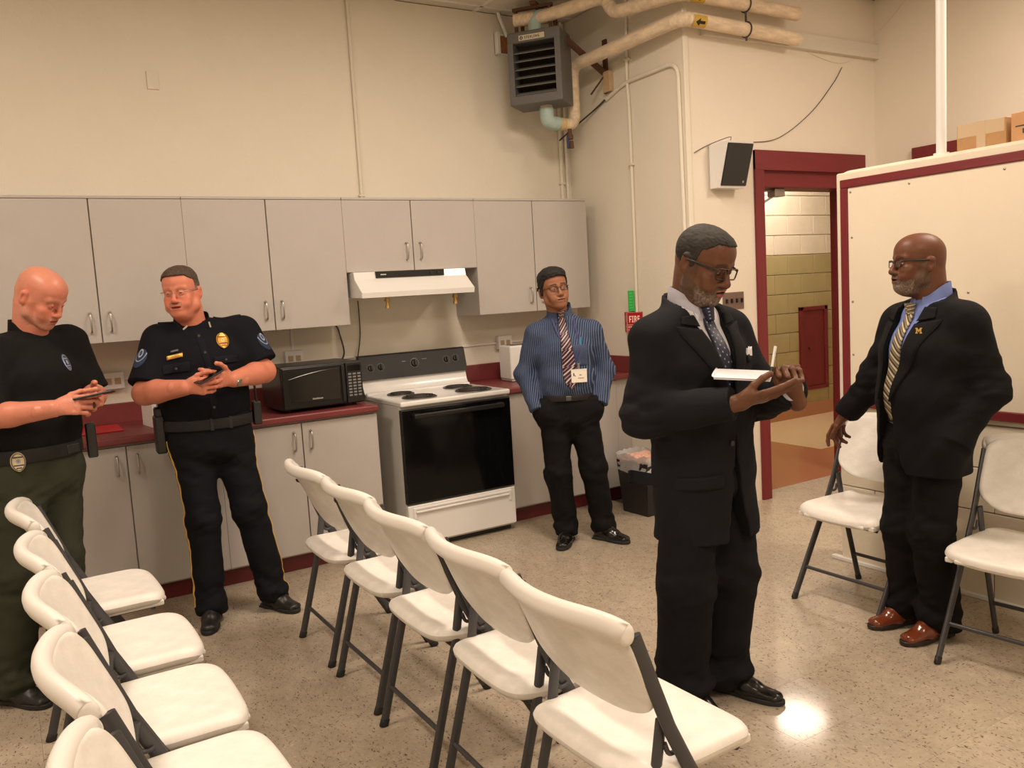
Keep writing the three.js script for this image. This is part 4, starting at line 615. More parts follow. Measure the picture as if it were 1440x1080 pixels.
// ---- head in its own space: y up, z forward, x to the person's left; eye level at y = 0, about 0.235 m tall
function headBasis(yaw, pitch, roll) { const e = new THREE.Matrix4().makeRotationFromEuler(new THREE.Euler(pitch, yaw, roll, 'YXZ')), m = e.elements; return [[m[0], m[1], m[2]], [m[4], m[5], m[6]], [m[8], m[9], m[10]]]; }
function headField(o = {}) {
  const F = new Field(0.018), w = o.wide || 1, jw = o.jaw || 1, fat = o.fat || 0;
  F.el([0, 0.036, -0.014], [0.0765 * w, 0.084, 0.097], 0.03); F.el([0, 0.045, 0.03], [0.066 * w, 0.058, 0.062], 0.03);
  F.ec([0, -0.015, 0.022], [0, -0.078, 0.042], [0.066 * w, 0.062], [0.046 * jw, 0.044], [1, 0, 0], 0.03);
  for (const s of [-1, 1]) {
    F.rc([s * 0.058 * jw, -0.03, -0.004], [s * 0.053 * jw, -0.07, 0.008], 0.018 + fat * 0.4, 0.018 + fat, 0.028); F.rc([s * 0.052 * jw, -0.07, 0.01], [s * 0.018, -0.102, 0.066], 0.017 + fat, 0.016, 0.026);
    F.el([s * 0.044, -0.032, 0.062], [0.022, 0.018, 0.018], 0.024); F.rc([s * 0.045, 0.018, 0.072], [s * 0.012, 0.014, 0.087], 0.009, 0.009, 0.016);
    F.el([s * 0.036, -0.058, 0.066], [0.022 + fat * 0.5, 0.022, 0.02 + fat * 0.5], 0.022);
  }
  F.el([0, -0.104, 0.073], [0.02, 0.016, 0.017], 0.024); F.el([0, -0.068, 0.078], [0.03, 0.026, 0.018], 0.02);
  if (fat) F.el([0, -0.115, 0.025], [0.045, 0.024 + fat, 0.04], 0.03);
  const G = new Field(0.008); // fine features
  const nl = o.nose || 1, nw = o.noseW || 1;
  G.rc([0, 0.004, 0.090], [0, -0.036, 0.1045 + 0.008 * (nl - 1)], 0.0075, 0.0105 * nw, 0.012); G.el([0, -0.040, 0.104 + 0.01 * (nl - 1)], [0.0125 * nw, 0.0105, 0.011], 0.01); for (const s of [-1, 1]) G.el([s * 0.0125 * nw, -0.043, 0.094], [0.0085 * nw, 0.0075, 0.011], 0.009);
  const mo = o.mouth || 0;
  G.el([0, -0.066 + mo * 0.4, 0.0925], [0.024, 0.0062, 0.0085], 0.006); G.el([0, -0.0775 - mo, 0.0905], [0.021, 0.0072, 0.0085], 0.006);
  const E = new Field(0.004); for (const s of [-1, 1]) { const B = [nrm([1, 0, s * 0.35]), [0, 1, 0], nrm([-s * 0.35, 0, 1])]; E.el([s * 0.080 * w, -0.012, -0.016], [0.0085, 0.031, 0.0185], 0.006, B); E.el([s * 0.0815 * w, 0.008, -0.018], [0.0085, 0.014, 0.016], 0.006, B); }
  const smax = (a, b, k) => { const h = Math.max(k - Math.abs(a - b), 0) / k; return Math.max(a, b) + h * h * k * 0.25; }, smin = (a, b, k) => { const h = Math.max(k - Math.abs(a - b), 0) / k; return Math.min(a, b) - h * h * k * 0.25; };
  const lid = o.lid ?? 0.004; // half opening of the eyes
  return (x, y, z) => {
    let d = F.at(x, y, z); const ax = Math.abs(x);
    // sockets, eyeballs, lids
    if (y > -0.04 && y < 0.04 && z > 0.03) { const q = Math.hypot((ax - 0.031) / 1.25, y + 0.003, z - 0.1) - 0.0165; d = smax(d, -q, 0.016); const ball = Math.hypot(ax - 0.0315, y + 0.003, z - 0.0735) - 0.0135; const lidb = Math.max(ball - 0.0016, -(Math.abs(y + 0.004 + (o.lidY || 0)) - lid * (1 - ((ax - 0.0315) / 0.0145) ** 2))); d = Math.min(d, ball, smin(d, lidb, 0.004)); }
    d = smin(d, G.at(x, y, z), 0.010);
    if (y < -0.05 && y > -0.1 && z > 0.06) { const ml = Math.hypot(x / 0.024, (y + 0.0718 + mo * 0.3 + 0.004 * (o.smile || 0) * (1 - (x / 0.024) ** 2) * -1) / (0.0022 + mo), (z - 0.098) / 0.012) - 1; d = smax(d, -ml * (0.0022 + mo), 0.002); for (const s of [-1, 1]) { const q = Math.hypot(x - s * 0.007, (y + 0.052), z - 0.1) - 0.0035; d = smax(d, -q, 0.003); } }
    let e = E.at(x, y, z); const cc = Math.hypot((ax - 0.0905 * w) / 0.9, (y + 0.010) / 2.0, (z + 0.012) / 1.2) - 0.0075; e = smax(e, -cc, 0.004); d = smin(d, e, 0.006);
    return d;
  };
}
// colouring shared by all heads, in head space
function headColour(sk, o = {}) {
  const lip = o.lip || [sk[0] * 0.78, sk[1] * 0.55, sk[2] * 0.55], brow = o.brow || [0.05, 0.035, 0.025], beard = o.beard, w = o.wide || 1;
  return (x, y, z) => {
    const ax = Math.abs(x), n1 = noise3(x * 40, y * 40, z * 40), n2 = noise3(x * 190, y * 190, z * 190); let c = sk.map((v) => v * (1 + 0.06 * n1 + 0.05 * n2));
    const mixc = (b, t) => { c = c.map((v, i) => v + (b[i] - v) * t); };
    if (o.red) { const r = Math.exp(-(((ax - 0.042) / 0.022) ** 2 + ((y + 0.035) / 0.02) ** 2)) * (z > 0.03 ? 1 : 0) + Math.exp(-((x / 0.014) ** 2 + ((y + 0.038) / 0.014) ** 2)) * (z > 0.09 ? 1 : 0) + (ax > 0.076 * w && z < 0.02 ? 0.6 : 0); mixc([sk[0] * 1.02, sk[1] * 0.68, sk[2] * 0.64], Math.min(1, r) * o.red); }
    // beard: jaw, chin, upper lip, sideburns
    if (beard) {
      const moustache = z > 0.07 && y < -0.048 && y > -0.066 && ax < 0.032, chin = z > 0.05 && y < -0.083, jaw = y < -0.045 - sstep(0.0, 0.07, z) * 0.03 && y > -0.13 && z > -0.03 && (y > -0.11 || z > 0.01), goat = z > 0.06 && ax > 0.02 && ax < 0.036 && y < -0.055, side = ax > 0.055 && z > -0.005 && z < 0.03 && y < 0.0;
      const lipzone = z > 0.086 && ax < 0.022 && y < -0.062 && y > -0.083;
      let t = 0; if (moustache && o.parts !== 'chin') t = 0.85; if (o.parts === 'tache') { if (chin || jaw || goat || side) t = Math.max(t, 0.0); } else if (chin || jaw || goat) t = 0.9; if (o.parts === 'full' && side) t = Math.max(t, 0.7); if (lipzone) t = 0;
      if (t) { const g = o.grey ? sstep(-0.05, -0.1, y) * (z > 0.04 ? 1 : 0.35) : 0; const b = beard.map((v, i) => v + ((o.grey || beard)[i] - v) * g * (0.6 + 0.4 * n2)); mixc(b.map((v) => v * (1 + 0.7 * n2)), t * (o.density ?? 0.85) * (0.8 + 0.35 * n2)); }
    }
    const lq = Math.min(Math.hypot(x / 0.024, (y + 0.0655) / 0.0065), Math.hypot(x / 0.021, (y + 0.0775) / 0.0078)); if (lq < 1 && z > 0.08) mixc(lip, 0.85);
    if (z > 0.07 && Math.abs(y + 0.0718) < 0.0026 && ax < 0.023) mixc([sk[0] * 0.25, sk[1] * 0.15, sk[2] * 0.15], 0.9);
    // brows
    const by = 0.019 + 0.006 * Math.sin(Math.min(1, ax / 0.05) * 2.6) - ax * 0.06; if (ax > 0.011 && ax < 0.052 && Math.abs(y - by) < 0.0045 && z > 0.05) mixc(brow, (o.browT ?? 0.8) * (0.85 + 0.3 * n2));
    // eyes
    const ex = ax - 0.0315, ey = y + 0.003, ball = Math.hypot(ex, ey, z - 0.0735); if (ball < 0.0148 && z > 0.078) { const op = (o.lid ?? 0.004) * (1 - (ex / 0.0145) ** 2); if (Math.abs(y + 0.004 + (o.lidY || 0)) < op + 0.0004) { const look = o.look || [0, 0]; const ir = Math.hypot(x - Math.sign(x) * 0.0315 - look[0], ey - look[1]); mixc(ir < 0.0058 ? [0.02, 0.012, 0.008] : [0.40, 0.35, 0.31], 1); } else if (Math.abs(y + 0.004 + (o.lidY || 0)) < op + 0.0022) mixc(brow, 0.6); }
    if (o.scalp) { const hl = o.scalp(x, y, z); if (hl > 0) mixc(o.scalpC, Math.min(1, hl * 60) * (o.scalpT ?? 0.5) * (0.8 + 0.4 * n2)); }
    return c;
  };
}
// lowest y of the hair at a point of the head
function hairline(o = {}) { const front = o.front ?? 0.078, temple = o.temple ?? 0.030, burn = o.burn ?? -0.012; return (x, y, z) => { const ax = Math.abs(x); let L; if (z > 0.06) L = front - 0.10 * Math.max(0, ax - 0.045) + (o.peak || 0) * ax; else if (z > 0.028) L = temple + (front - temple) * sstep(0.028, 0.06 + (o.slant || 0), z); else if (z > 0.008) L = burn + (temple - burn) * sstep(0.008, 0.028, z); else if (z > -0.03) L = ax > 0.06 ? (z > -0.002 ? burn : 0.024 + (o.ear || 0)) : burn; else L = 0.02 + (-0.075 - 0.02) * sstep(-0.03, -0.075, z); return y - L; }; }
// ---- hand: bones of palm, four fingers and thumb
function handField(F, wrist, dir, thumbDir, palm, pose, s = 1) {
  dir = nrm(dir); let th = nrm(add3(thumbDir, dir, -dot3(thumbDir, dir))); let pl = crs(dir, th); if (dot3(pl, palm) < 0) pl = pl.map((v) => -v);
  const at = (a, b, c) => add3(add3(add3(wrist, dir, a * s), th, b * s), pl, c * s);
  F.rc(at(-0.06, 0, 0), at(0.008, 0, 0), 0.030 * s, 0.026 * s, 0.02); F.ec(at(0.01, 0.002, 0), at(0.082, 0.001, 0.002), [0.030 * s, 0.018 * s], [0.041 * s, 0.0125 * s], th, 0.018); F.el(at(0.035, 0.022, 0.008), [0.026 * s, 0.020 * s, 0.016 * s], 0.014, [dir, th, pl]);
  const base = [[0.090, 0.0295], [0.0945, 0.0098], [0.090, -0.0100], [0.080, -0.0285]], L = [[0.043, 0.026, 0.020], [0.047, 0.030, 0.021], [0.043, 0.028, 0.020], [0.034, 0.021, 0.018]], r0 = [0.0098, 0.0100, 0.0095, 0.0085];
  for (let i = 0; i < 4; i++) {
    let p = at(base[i][0] - 0.012, base[i][1], 0), d = nrm(add3(dir, th, (pose.spread || 0.06) * (1.5 - i))), r = r0[i] * s, cu = pose.fingers[i];
    for (let k = 0; k < 3; k++) { const a = cu[k], ax = pl, nd = nrm([0, 1, 2].map((m) => d[m] * Math.cos(a) + 0)); const perp = nrm(add3(pl, d, -dot3(pl, d))); d = nrm(add3(d.map((v) => v * Math.cos(a)), perp, Math.sin(a))); const q = add3(p, d, (L[i][k] + (k === 0 ? 0.012 : 0)) * s); F.rc(p, q, r, r * 0.93, 0.006); p = q; r *= 0.93; }
  }
  let p = at(0.022, 0.022, 0.006), d = nrm(add3(add3(dir.map((v) => v * (pose.thumb?.[0] ?? 0.65)), th, pose.thumb?.[1] ?? 0.65), pl, pose.thumb?.[2] ?? 0.35)); const tl = [0.046, 0.034, 0.027], tr = [0.0135, 0.0112, 0.0098];
  for (let k = 0; k < 3; k++) { const q = add3(p, d, tl[k] * s); F.rc(p, q, tr[k] * s, tr[Math.min(2, k + 1)] * s, k ? 0.006 : 0.012); p = q; d = nrm(add3(add3(d, dir, (pose.tb?.[0] ?? 0.25)), th, pose.tb?.[1] ?? -0.25)); }
  return F;
}
const CURL = { relaxed: [[0.3, 0.45, 0.3], [0.35, 0.5, 0.35], [0.4, 0.55, 0.35], [0.45, 0.6, 0.4]], hold: [[0.5, 0.75, 0.5], [0.55, 0.85, 0.55], [0.6, 0.9, 0.6], [0.65, 0.9, 0.6]], fist: [[0.9, 1.2, 0.8], [0.95, 1.3, 0.8], [1.0, 1.3, 0.8], [1.0, 1.3, 0.8]], flat: [[0.1, 0.15, 0.1], [0.1, 0.15, 0.1], [0.12, 0.18, 0.12], [0.15, 0.2, 0.15]], pen: [[0.75, 0.85, 0.35], [0.85, 0.95, 0.5], [1.0, 1.1, 0.6], [1.05, 1.15, 0.6]] };
// ---------- people ----------
const Pt = (r, u, f) => [-r, u, f];
const skinMat = (rough = 0.5) => new THREE.MeshPhysicalMaterial({ color: 0xffffff, vertexColors: true, roughness: rough, sheen: 0.1, specularIntensity: 0.5 });
const clothMat = (r, g, b, rough = 0.85, extra = {}) => new THREE.MeshPhysicalMaterial({ color: col(r, g, b), roughness: rough, sheen: 0.0, specularIntensity: 0.35, bumpMap: bumpFine, bumpScale: 0.0006, ...extra });
function torso(F, j, t, k = 0.05) {
  const X = nrm(sub3(j.shL, j.shR)), up = mix3(j.chest, j.neck, 0.6);
  F.ec(j.hip, j.waist, t.hip, t.waist, [1, 0, 0], k); F.ec(j.waist, j.chest, t.waist, t.chest, X, k); F.ec(j.chest, up, t.chest, t.top || [0.135, 0.085], X, k);
  for (const s of [j.shR, j.shL]) F.rc(mix3(add3(j.neck, [0, -0.045, -0.005]), s, 0.25), s, 0.058 + (t.pad || 0), t.sh || 0.064, k);
  if (!t.noNeck) F.rc(add3(j.neck, [0, -0.04, 0]), add3(j.neck, [0, 0.012, 0]), 0.078, 0.064, 0.03); else F.rc(add3(j.neck, [0, -0.07, -0.006]), add3(j.neck, [0, 0.03, -0.004]), 0.098, 0.087, 0.03);
  if (t.belly) F.el(t.belly[0], t.belly[1], 0.06);
  return F;
}
function limb(F, pts, rs, k = 0.03, cut) { for (let i = 0; i < pts.length - 1; i++) F.rc(pts[i], pts[i + 1], rs[i], rs[i + 1], k, cut && i === pts.length - 2 ? 'b' : undefined); return F; }
const folds = (amp, fx, fy, ph = 0) => (x, y, z) => amp * (noise3(x * fx + ph, y * fy + 0.35 * x * fy, z * fx) + 0.5 * noise3(x * fx * 2.1, y * fy * 1.9 - x * 9 + ph, z * fx * 2.1));
function trousers(j, t, mat, g, cuffs = 0.035) {
  const F = new Field(0.035); const hipC = mix3(j.hipR, j.hipL, 0.5);
  F.ec(add3(hipC, [0, 0.105, 0]), add3(hipC, [0, -0.01, 0]), t.waist, t.seat, [1, 0, 0], 0.05);
  for (const s of ['R', 'L']) { const h = j['hip' + s], k = j['knee' + s], a = j['ank' + s]; F.rc(h, k, t.thigh, t.knee, 0.04); const end = add3(a, nrm(sub3(a, k)), 0.05); F.rc(k, end, t.knee, t.hem, 0.04); F.el(add3(a, [0, 0.0, 0.015]), [t.hem * 1.02, 0.045, t.hem * 1.12], 0.03); }
  for (const b of t.bulge || []) F.el(b[0], b[1], 0.05);
  const w = folds(0.0095, 8, 15, t.seed || 0), top = hipC[1] + (t.rise ?? 0.125), ky = (j.kneeR[1] + j.kneeL[1]) / 2;
  const fn = (x, y, z) => { let d = F.at(x, y, z); if (Math.abs(d) < 0.04) { const m = 0.35 + 0.9 * Math.exp(-(((y - ky) / 0.09) ** 2)) + 1.5 * Math.exp(-(((y - 0.12) / 0.09) ** 2)) + 0.9 * Math.exp(-(((y - hipC[1] + 0.1) / 0.08) ** 2)); d += w(x, y, z) * m; } return Math.max(d, cuffs - y, y - top); };
  const m = mesh('trousers', netGeo([[net(F, fn, 0.0085)]]), mat, g); m.userData.fn = null; return { m, fn };
}
function makeShoe(mat, boot, sole = M.rubber) {
  const F = new Field(0.022); F.ec([0, 0.04, -0.055], [0, 0.038, 0.03], [0.034, 0.042], [0.041, 0.036], [1, 0, 0]); F.ec([0, 0.034, 0.04], [0, 0.026, 0.135], [0.043, 0.032], [0.036, 0.021], [1, 0, 0]); F.rc([0, 0.055, -0.045], [0, boot ? 0.15 : 0.085, -0.05], 0.04, 0.041); F.rc([0, 0.085, -0.03], [0, 0.05, 0.06], 0.033, 0.026);
  const fn = (x, y, z) => Math.max(F.at(x, y, z) + (z > 0.1 ? 0 : 0) + 0.0012 * noise3(x * 60, y * 60, z * 40), 0.014 - y);
  const G = new THREE.Group(); const up = mesh('shoe', netGeo([[net(F, fn, 0.005)]]), mat, G);
  const s = new THREE.Shape(), pts = [[-0.036, -0.085], [-0.041, -0.05], [-0.037, 0.0], [-0.045, 0.07], [-0.042, 0.125], [-0.022, 0.163], [0.01, 0.166], [0.036, 0.135], [0.046, 0.075], [0.037, 0.0], [0.041, -0.05], [0.036, -0.085], [0.0, -0.1]]; const cv = new THREE.CatmullRomCurve3(pts.map(([x, z]) => V(x, z, 0)), true).getPoints(48); cv.forEach((p, i) => i ? s.lineTo(p.x, p.y) : s.moveTo(p.x, p.y));
  const e = new THREE.ExtrudeGeometry(s, { depth: 0.012, bevelEnabled: true, bevelSize: 0.003, bevelThickness: 0.003, bevelSegments: 1 }); e.rotateX(Math.PI / 2); e.scale(0.9, 1, 0.96); e.translate(0, 0.018, 0); const hl = rbx(-0.035, 0.035, 0, 0.01, -0.096, -0.025, 0.004), fl = rbx(-0.036, 0.036, 0, 0.008, 0.03, 0.13, 0.004);
  mesh('sole', [e, hl, fl], sole, up);
  const lc = [0, 1, 2, 3].map((k) => tube([V(-0.02, 0.088 - k * 0.009, 0.012 + k * 0.016), V(0, 0.096 - k * 0.0098, 0.018 + k * 0.016), V(0.02, 0.088 - k * 0.009, 0.012 + k * 0.016)], 0.0022, 6, 5)); if (boot !== 'slip') mesh('laces', lc, M.rubber, up);
  return up;
}
function placeShoes(g, shoe, list) { for (const [x, z, a, name] of list) { const s = shoe.clone(); s.name = 'shoe'; s.position.set(x, 0, z); s.rotation.y = a; g.add(s); } }
function collar(g, c, r, mat, o = {}) {
  const pos = [], idx = [], n = 40, gap = o.gap ?? 0.28, tip = o.tip ?? 0.05, h = o.h ?? 0.034, back = o.back ?? 0.018; const prof = (f, a) => { const front = Math.exp(-(((Math.min(f, 1 - f)) / 0.16) ** 2)); const y1 = c[1] + h - (o.drop ?? 0.02) * front * 1.4 + back * (1 - front), y0 = c[1] - 0.008 - tip * front + back * (1 - front) * 0.6 - (o.low || 0); return [[r + 0.002, y0 + 0.01], [r + 0.002, y1], [r + 0.007, y1 + 0.002], [r + 0.013 + 0.012 * front, y0], [r + 0.008 + 0.01 * front, y0]]; };
  for (let k = 0; k <= n; k++) { const f = k / n, a = Math.PI / 2 + gap + f * (Math.PI * 2 - 2 * gap); for (const [q, y] of prof(f, a)) pos.push(c[0] + Math.cos(a) * q, y, c[2] + Math.sin(a) * q * (o.deep ?? 1.0)); }
  for (let k = 0; k < n; k++) for (let q = 0; q < 5; q++) { const a = k * 5 + q, b = k * 5 + (q + 1) % 5; idx.push(a, a + 5, b, b, a + 5, b + 5); } for (const s of [0, n * 5]) idx.push(s, s + 1, s + 2, s, s + 2, s + 3, s, s + 3, s + 4);
  const gg = new THREE.BufferGeometry(); gg.setAttribute('position', new THREE.Float32BufferAttribute(pos, 3)); gg.setIndex(idx); gg.computeVertexNormals(); const m = mesh('collar', gg, mat, g); m.material.side = THREE.DoubleSide; return m;
}
// skin of the whole figure: coarse trunk and limbs, fine head and hands
function bodyMesh(g, o) {
  const j = o.j, B = new Field(0.03); B.ec(j.hip, j.chest, [0.12, 0.07], [0.12, 0.07], [1, 0, 0], 0.04); B.ec(j.chest, add3(j.neck, [0, -0.05, 0]), [0.12, 0.07], [0.07, 0.06], [1, 0, 0], 0.04);
  for (const s of ['R', 'L']) { const bare = !!o.forearm; B.rc(mix3(add3(j.neck, [0, -0.05, 0]), j['sh' + s], 0.5), add3(j['sh' + s], [0, -0.02, 0]), 0.03, 0.034, 0.03); limb(B, [add3(j['sh' + s], [0, -0.02, 0]), j['elb' + s], j['wr' + s]], [0.036, o.elbow || 0.032, o.wrist || 0.027], 0.02); if (o.forearm) { const m = mix3(j['elb' + s], j['wr' + s], 0.3); B.rc(j['elb' + s], m, o.elbow || 0.042, o.forearm, 0.02); B.rc(m, j['wr' + s], o.forearm, o.wrist || 0.029, 0.02); } limb(B, [j['hip' + s], j['knee' + s], j['ank' + s]], [0.06, 0.045, 0.033], 0.03); B.rc(j['ank' + s], add3(j['ank' + s], [0, -0.03, 0.04]), 0.033, 0.025, 0.02); }
  B.rc(add3(j.neck, [0, -0.04, 0]), add3(o.head.c, [0, -0.07, -0.02]), 0.058, 0.05, 0.03);
  const H = o.head, hb = headBasis(H.yaw || 0, H.pitch || 0, H.roll || 0), hs = H.s || 1, hf = headField(H), toL = (x, y, z) => { const p = [x - H.c[0], y - H.c[1], z - H.c[2]]; return [dot3(p, hb[0]) / hs, dot3(p, hb[1]) / hs, dot3(p, hb[2]) / hs]; };
  const toW = (p) => add3(add3(add3(H.c, hb[0], p[0] * hs), hb[1], p[1] * hs), hb[2], p[2] * hs);
  const N = new Field(0.02), nr = H.neckR || 0.058; N.rc(add3(j.neck, [0, -0.03, 0]), toW([0, -0.055, -0.028]), nr + 0.006, nr, 0.02); N.rc(add3(j.neck, [0, -0.02, -0.01]), toW([0, -0.01, -0.055]), nr * 0.9, nr * 0.9, 0.02);
  const headW = (x, y, z) => { const q = toL(x, y, z), d = hf(q[0], q[1], q[2]) * hs, e = N.at(x, y, z), h = Math.max(0.022 - Math.abs(d - e), 0) / 0.022; return Math.min(d, e) - h * h * 0.022 * 0.25; };
  const hc = headColour(o.skin, H), lo = [H.c[0] - 0.155, Math.min(H.c[1] - 0.15, j.neck[1] - 0.02), H.c[2] - 0.16], hi = [H.c[0] + 0.155, H.c[1] + 0.16, H.c[2] + 0.165];
  lo[2] = Math.min(lo[2], j.neck[2] - 0.08);
  const sc = (x, y, z) => o.skin.map((v) => v * (1 + 0.07 * noise3(x * 30, y * 30, z * 30) + 0.05 * noise3(x * 120, y * 120, z * 120)));
  const nets = [[net(B, null, 0.011), sc], [surfaceNets(headW, lo, hi, 0.0026), (x, y, z) => { const q = toL(x, y, z); return q[1] < -0.135 ? sc(x, y, z) : hc(q[0], q[1], q[2]); }]];
  for (const h of o.hands || []) { const F = new Field(0.008); handField(F, h.w, h.dir, h.thumb, h.palm, h.pose, h.s || 1); nets.push([net(F, null, 0.0029), sc]); }
  const m = mesh('body', netGeo(nets), skinMat(o.rough), g);
  const tf = new THREE.Matrix4().makeBasis(V(...hb[0]), V(...hb[1]), V(...hb[2])).setPosition(...H.c).scale(V(hs, hs, hs));
  if (H.hair) { // hair cap following the skull
    const hl = hairline(H.hair), t0 = H.hair.t || 0.01, hairNet = surfaceNets((x, y, z) => { const k = hl(x, y, z); let d = hf(x, y, z); const top = sstep(0.05, 0.11, y) * (H.hair.top || 0) + (H.hair.quiff || 0) * sstep(0.02, 0.08, z) * sstep(0.06, 0.1, y); const s = (H.hair.rough ?? 0.0016) * (noise3(x * 120, y * 120, z * 60) + noise3(x * 55 + 9, y * 55, z * 30)); d = d - t0 - top - s; return Math.max(d, (0.0 - k) * 0.8 + 0.003 * noise3(x * 150, y * 80, z * 150), -(hf(x, y, z) + 0.004)); }, [-0.1, -0.1, -0.13], [0.1, 0.15, 0.12], 0.0032);
    const hcol = H.hair.colour, hcl = H.hair.colour2 || hcol; const hm = mesh('hair', netGeo([[hairNet]], (x, y, z) => { const k = 0.5 + 0.5 * noise3(x * 260, y * 260, z * 110), k2 = H.hair.sideGrey ? sstep(0.06, 0.0, y) : 0.5 + 0.5 * noise3(x * 30, y * 30, z * 30); const t = Math.min(1, Math.max(0, k2 * 0.8 + (k - 0.5) * 0.8)); return hcol.map((v, i) => (v + (hcl[i] - v) * t) * (0.75 + 0.5 * k)); }), new THREE.MeshStandardMaterial({ vertexColors: true, roughness: 0.8 }), g); hm.applyMatrix4(tf);
  }
  if (H.glasses) {
    const G = H.glasses, parts = [], lens = []; const rw = G.w || 0.0265, rh = G.h || 0.0185, zf = 0.103, ex = 0.8;
    for (const s of [-1, 1]) { const loop = []; for (let k = 0; k < 28; k++) { const a = k / 28 * Math.PI * 2, c = Math.cos(a), q = Math.sin(a); loop.push(V(s * 0.033 + Math.sign(c) * Math.abs(c) ** (G.sq || 0.6) * rw, -0.006 + Math.sign(q) * Math.abs(q) ** (G.sq || 0.6) * rh, zf - 0.006 * Math.max(0, s * c) - 0.004)); }
      if (!G.rimless) parts.push(tube(loop, G.r || 0.0018, 64, 8, true)); else parts.push(tube(loop, 0.0007, 64, 6, true));
      const sh = new THREE.Shape(); loop.forEach((p, i) => i ? sh.lineTo(p.x, p.y) : sh.moveTo(p.x, p.y)); lens.push(new THREE.ShapeGeometry(sh).translate(0, 0, zf - 0.006));
      parts.push(bar([V(s * (0.033 + rw), 0.004, zf - 0.01), V(s * 0.074, 0.006, zf - 0.03), V(s * 0.0835, 0.007, 0.02), V(s * 0.086, 0.006, -0.012), V(s * 0.085, -0.012, -0.035)], (G.temple || 0.003), 0.0011, V(0, 1, 0), 8)); }
    parts.push(tube([V(-0.033 + rw, 0.0, zf - 0.003), V(0, 0.004, zf + 0.002), V(0.033 - rw, 0.0, zf - 0.003)], (G.r || 0.0018) * 0.8, 10, 6));
    const gm = mesh('glasses', parts, G.mat, g); gm.applyMatrix4(tf); mesh('lens', lens, new THREE.MeshPhysicalMaterial({ color: 0xffffff, transmission: 1, thickness: 0, roughness: 0.02, ior: 1.4, side: THREE.DoubleSide }), gm);
  }
  return { m, tf, toW };
}
function tieStrip(g, fn, x0, y0, x1, y1, w0, w1, mat, zf = 0.4, lean = 0, lift = 0.004) {
  const L = [], R = [], n = 16; for (let k = 0; k <= n; k++) { const t = k / n, y = y0 + (y1 - y0) * t, xc = x0 + (x1 - x0) * t, w = w0 + (w1 - w0) * Math.min(1, t * 1.15); L.push([xc - w / 2, y]); R.push([xc + w / 2, y]); } const tipY = y1 - w1 * 0.45; L.push([x1 - 0.004, tipY]); R.push([x1 + 0.004, tipY]);
  const rows = stripRows(L, R, 8, 44, zf); return mesh('tie', drape(fn, rows, [0, 0, -1], lift, 0.006, 1 / 0.1, 6), mat, g);
}
const patch = (fn, L, R, mat, g, name, zf = 0.45, off = 0.001, th = 0.003, c = 8, r = 14) => mesh(name, drape(fn, stripRows(L, R, c, r, zf), [0, 0, -1], off, th), mat, g);
function oval(fn, cx, cy, rx, ry, mat, g, name, d = [0, 0, -1], off = 0.002, th = 0.004) { // oval badge pressed on the cloth from direction d
  const up = [0, 1, 0], sx = nrm(crs(up, d.map((v) => -v))); const o = [cx[0] - d[0] * 0.3, cx[1] - d[1] * 0.3, cx[2] - d[2] * 0.3], rows = []; for (let i = 0; i <= 12; i++) { const t = Math.cos(Math.PI * i / 12), hw = rx * Math.sqrt(Math.max(0.02, 1 - t * t)), r = []; for (let q = 0; q <= 8; q++) r.push(add3(add3(o, sx, (q / 4 - 1) * hw), up, t * ry)); rows.push(r); }
  const gg = drape(fn, rows, d, off, th), p = gg.attributes.position, uv = gg.attributes.uv; for (let k = 0; k < p.count; k++) { const q = sub3([p.getX(k), p.getY(k), p.getZ(k)], o); uv.setXY(k, 0.5 + dot3(q, sx) / rx / 2, 0.5 + q[1] / ry / 2); } return mesh(name, gg, mat, g);
}
const badgeTex = (bg, fg, mid) => new THREE.MeshStandardMaterial({ roughness: 0.35, metalness: 0.35, map: canvasTex(128, 160, (c, W, H) => { c.fillStyle = bg; c.fillRect(0, 0, W, H); c.strokeStyle = fg; c.lineWidth = 7; c.beginPath(); c.ellipse(64, 80, 54, 70, 0, 0, 7); c.stroke(); c.fillStyle = fg; c.fillRect(24, 36, 80, 12); c.fillRect(22, 104, 84, 12); c.fillRect(40, 126, 48, 12); c.fillStyle = mid; c.beginPath(); c.arc(64, 76, 20, 0, 7); c.fill(); c.fillStyle = fg; c.font = 'bold 26px serif'; c.textAlign = 'center'; c.fillText('*', 64, 90); }) });
const shoulderPatch = new THREE.MeshStandardMaterial({ roughness: 0.8, map: canvasTex(128, 160, (c, W, H) => { c.fillStyle = '#1b2b4a'; c.fillRect(0, 0, W, H); c.strokeStyle = '#8d97a6'; c.lineWidth = 8; c.beginPath(); c.ellipse(64, 80, 54, 70, 0, 0, 7); c.stroke(); c.fillStyle = '#9aa3ad'; c.beginPath(); c.ellipse(64, 86, 26, 34, 0, 0, 7); c.fill(); c.fillStyle = '#2f4870'; c.beginPath(); c.ellipse(64, 86, 16, 22, 0, 0, 7); c.fill(); c.fillStyle = '#aeb4ba'; c.fillRect(34, 26, 60, 10); }) });
const person = (label, [x, z], F) => { const g = thing('person', label, 'person', [x, 0, z], Math.atan2(F[0], F[1])); return g; };
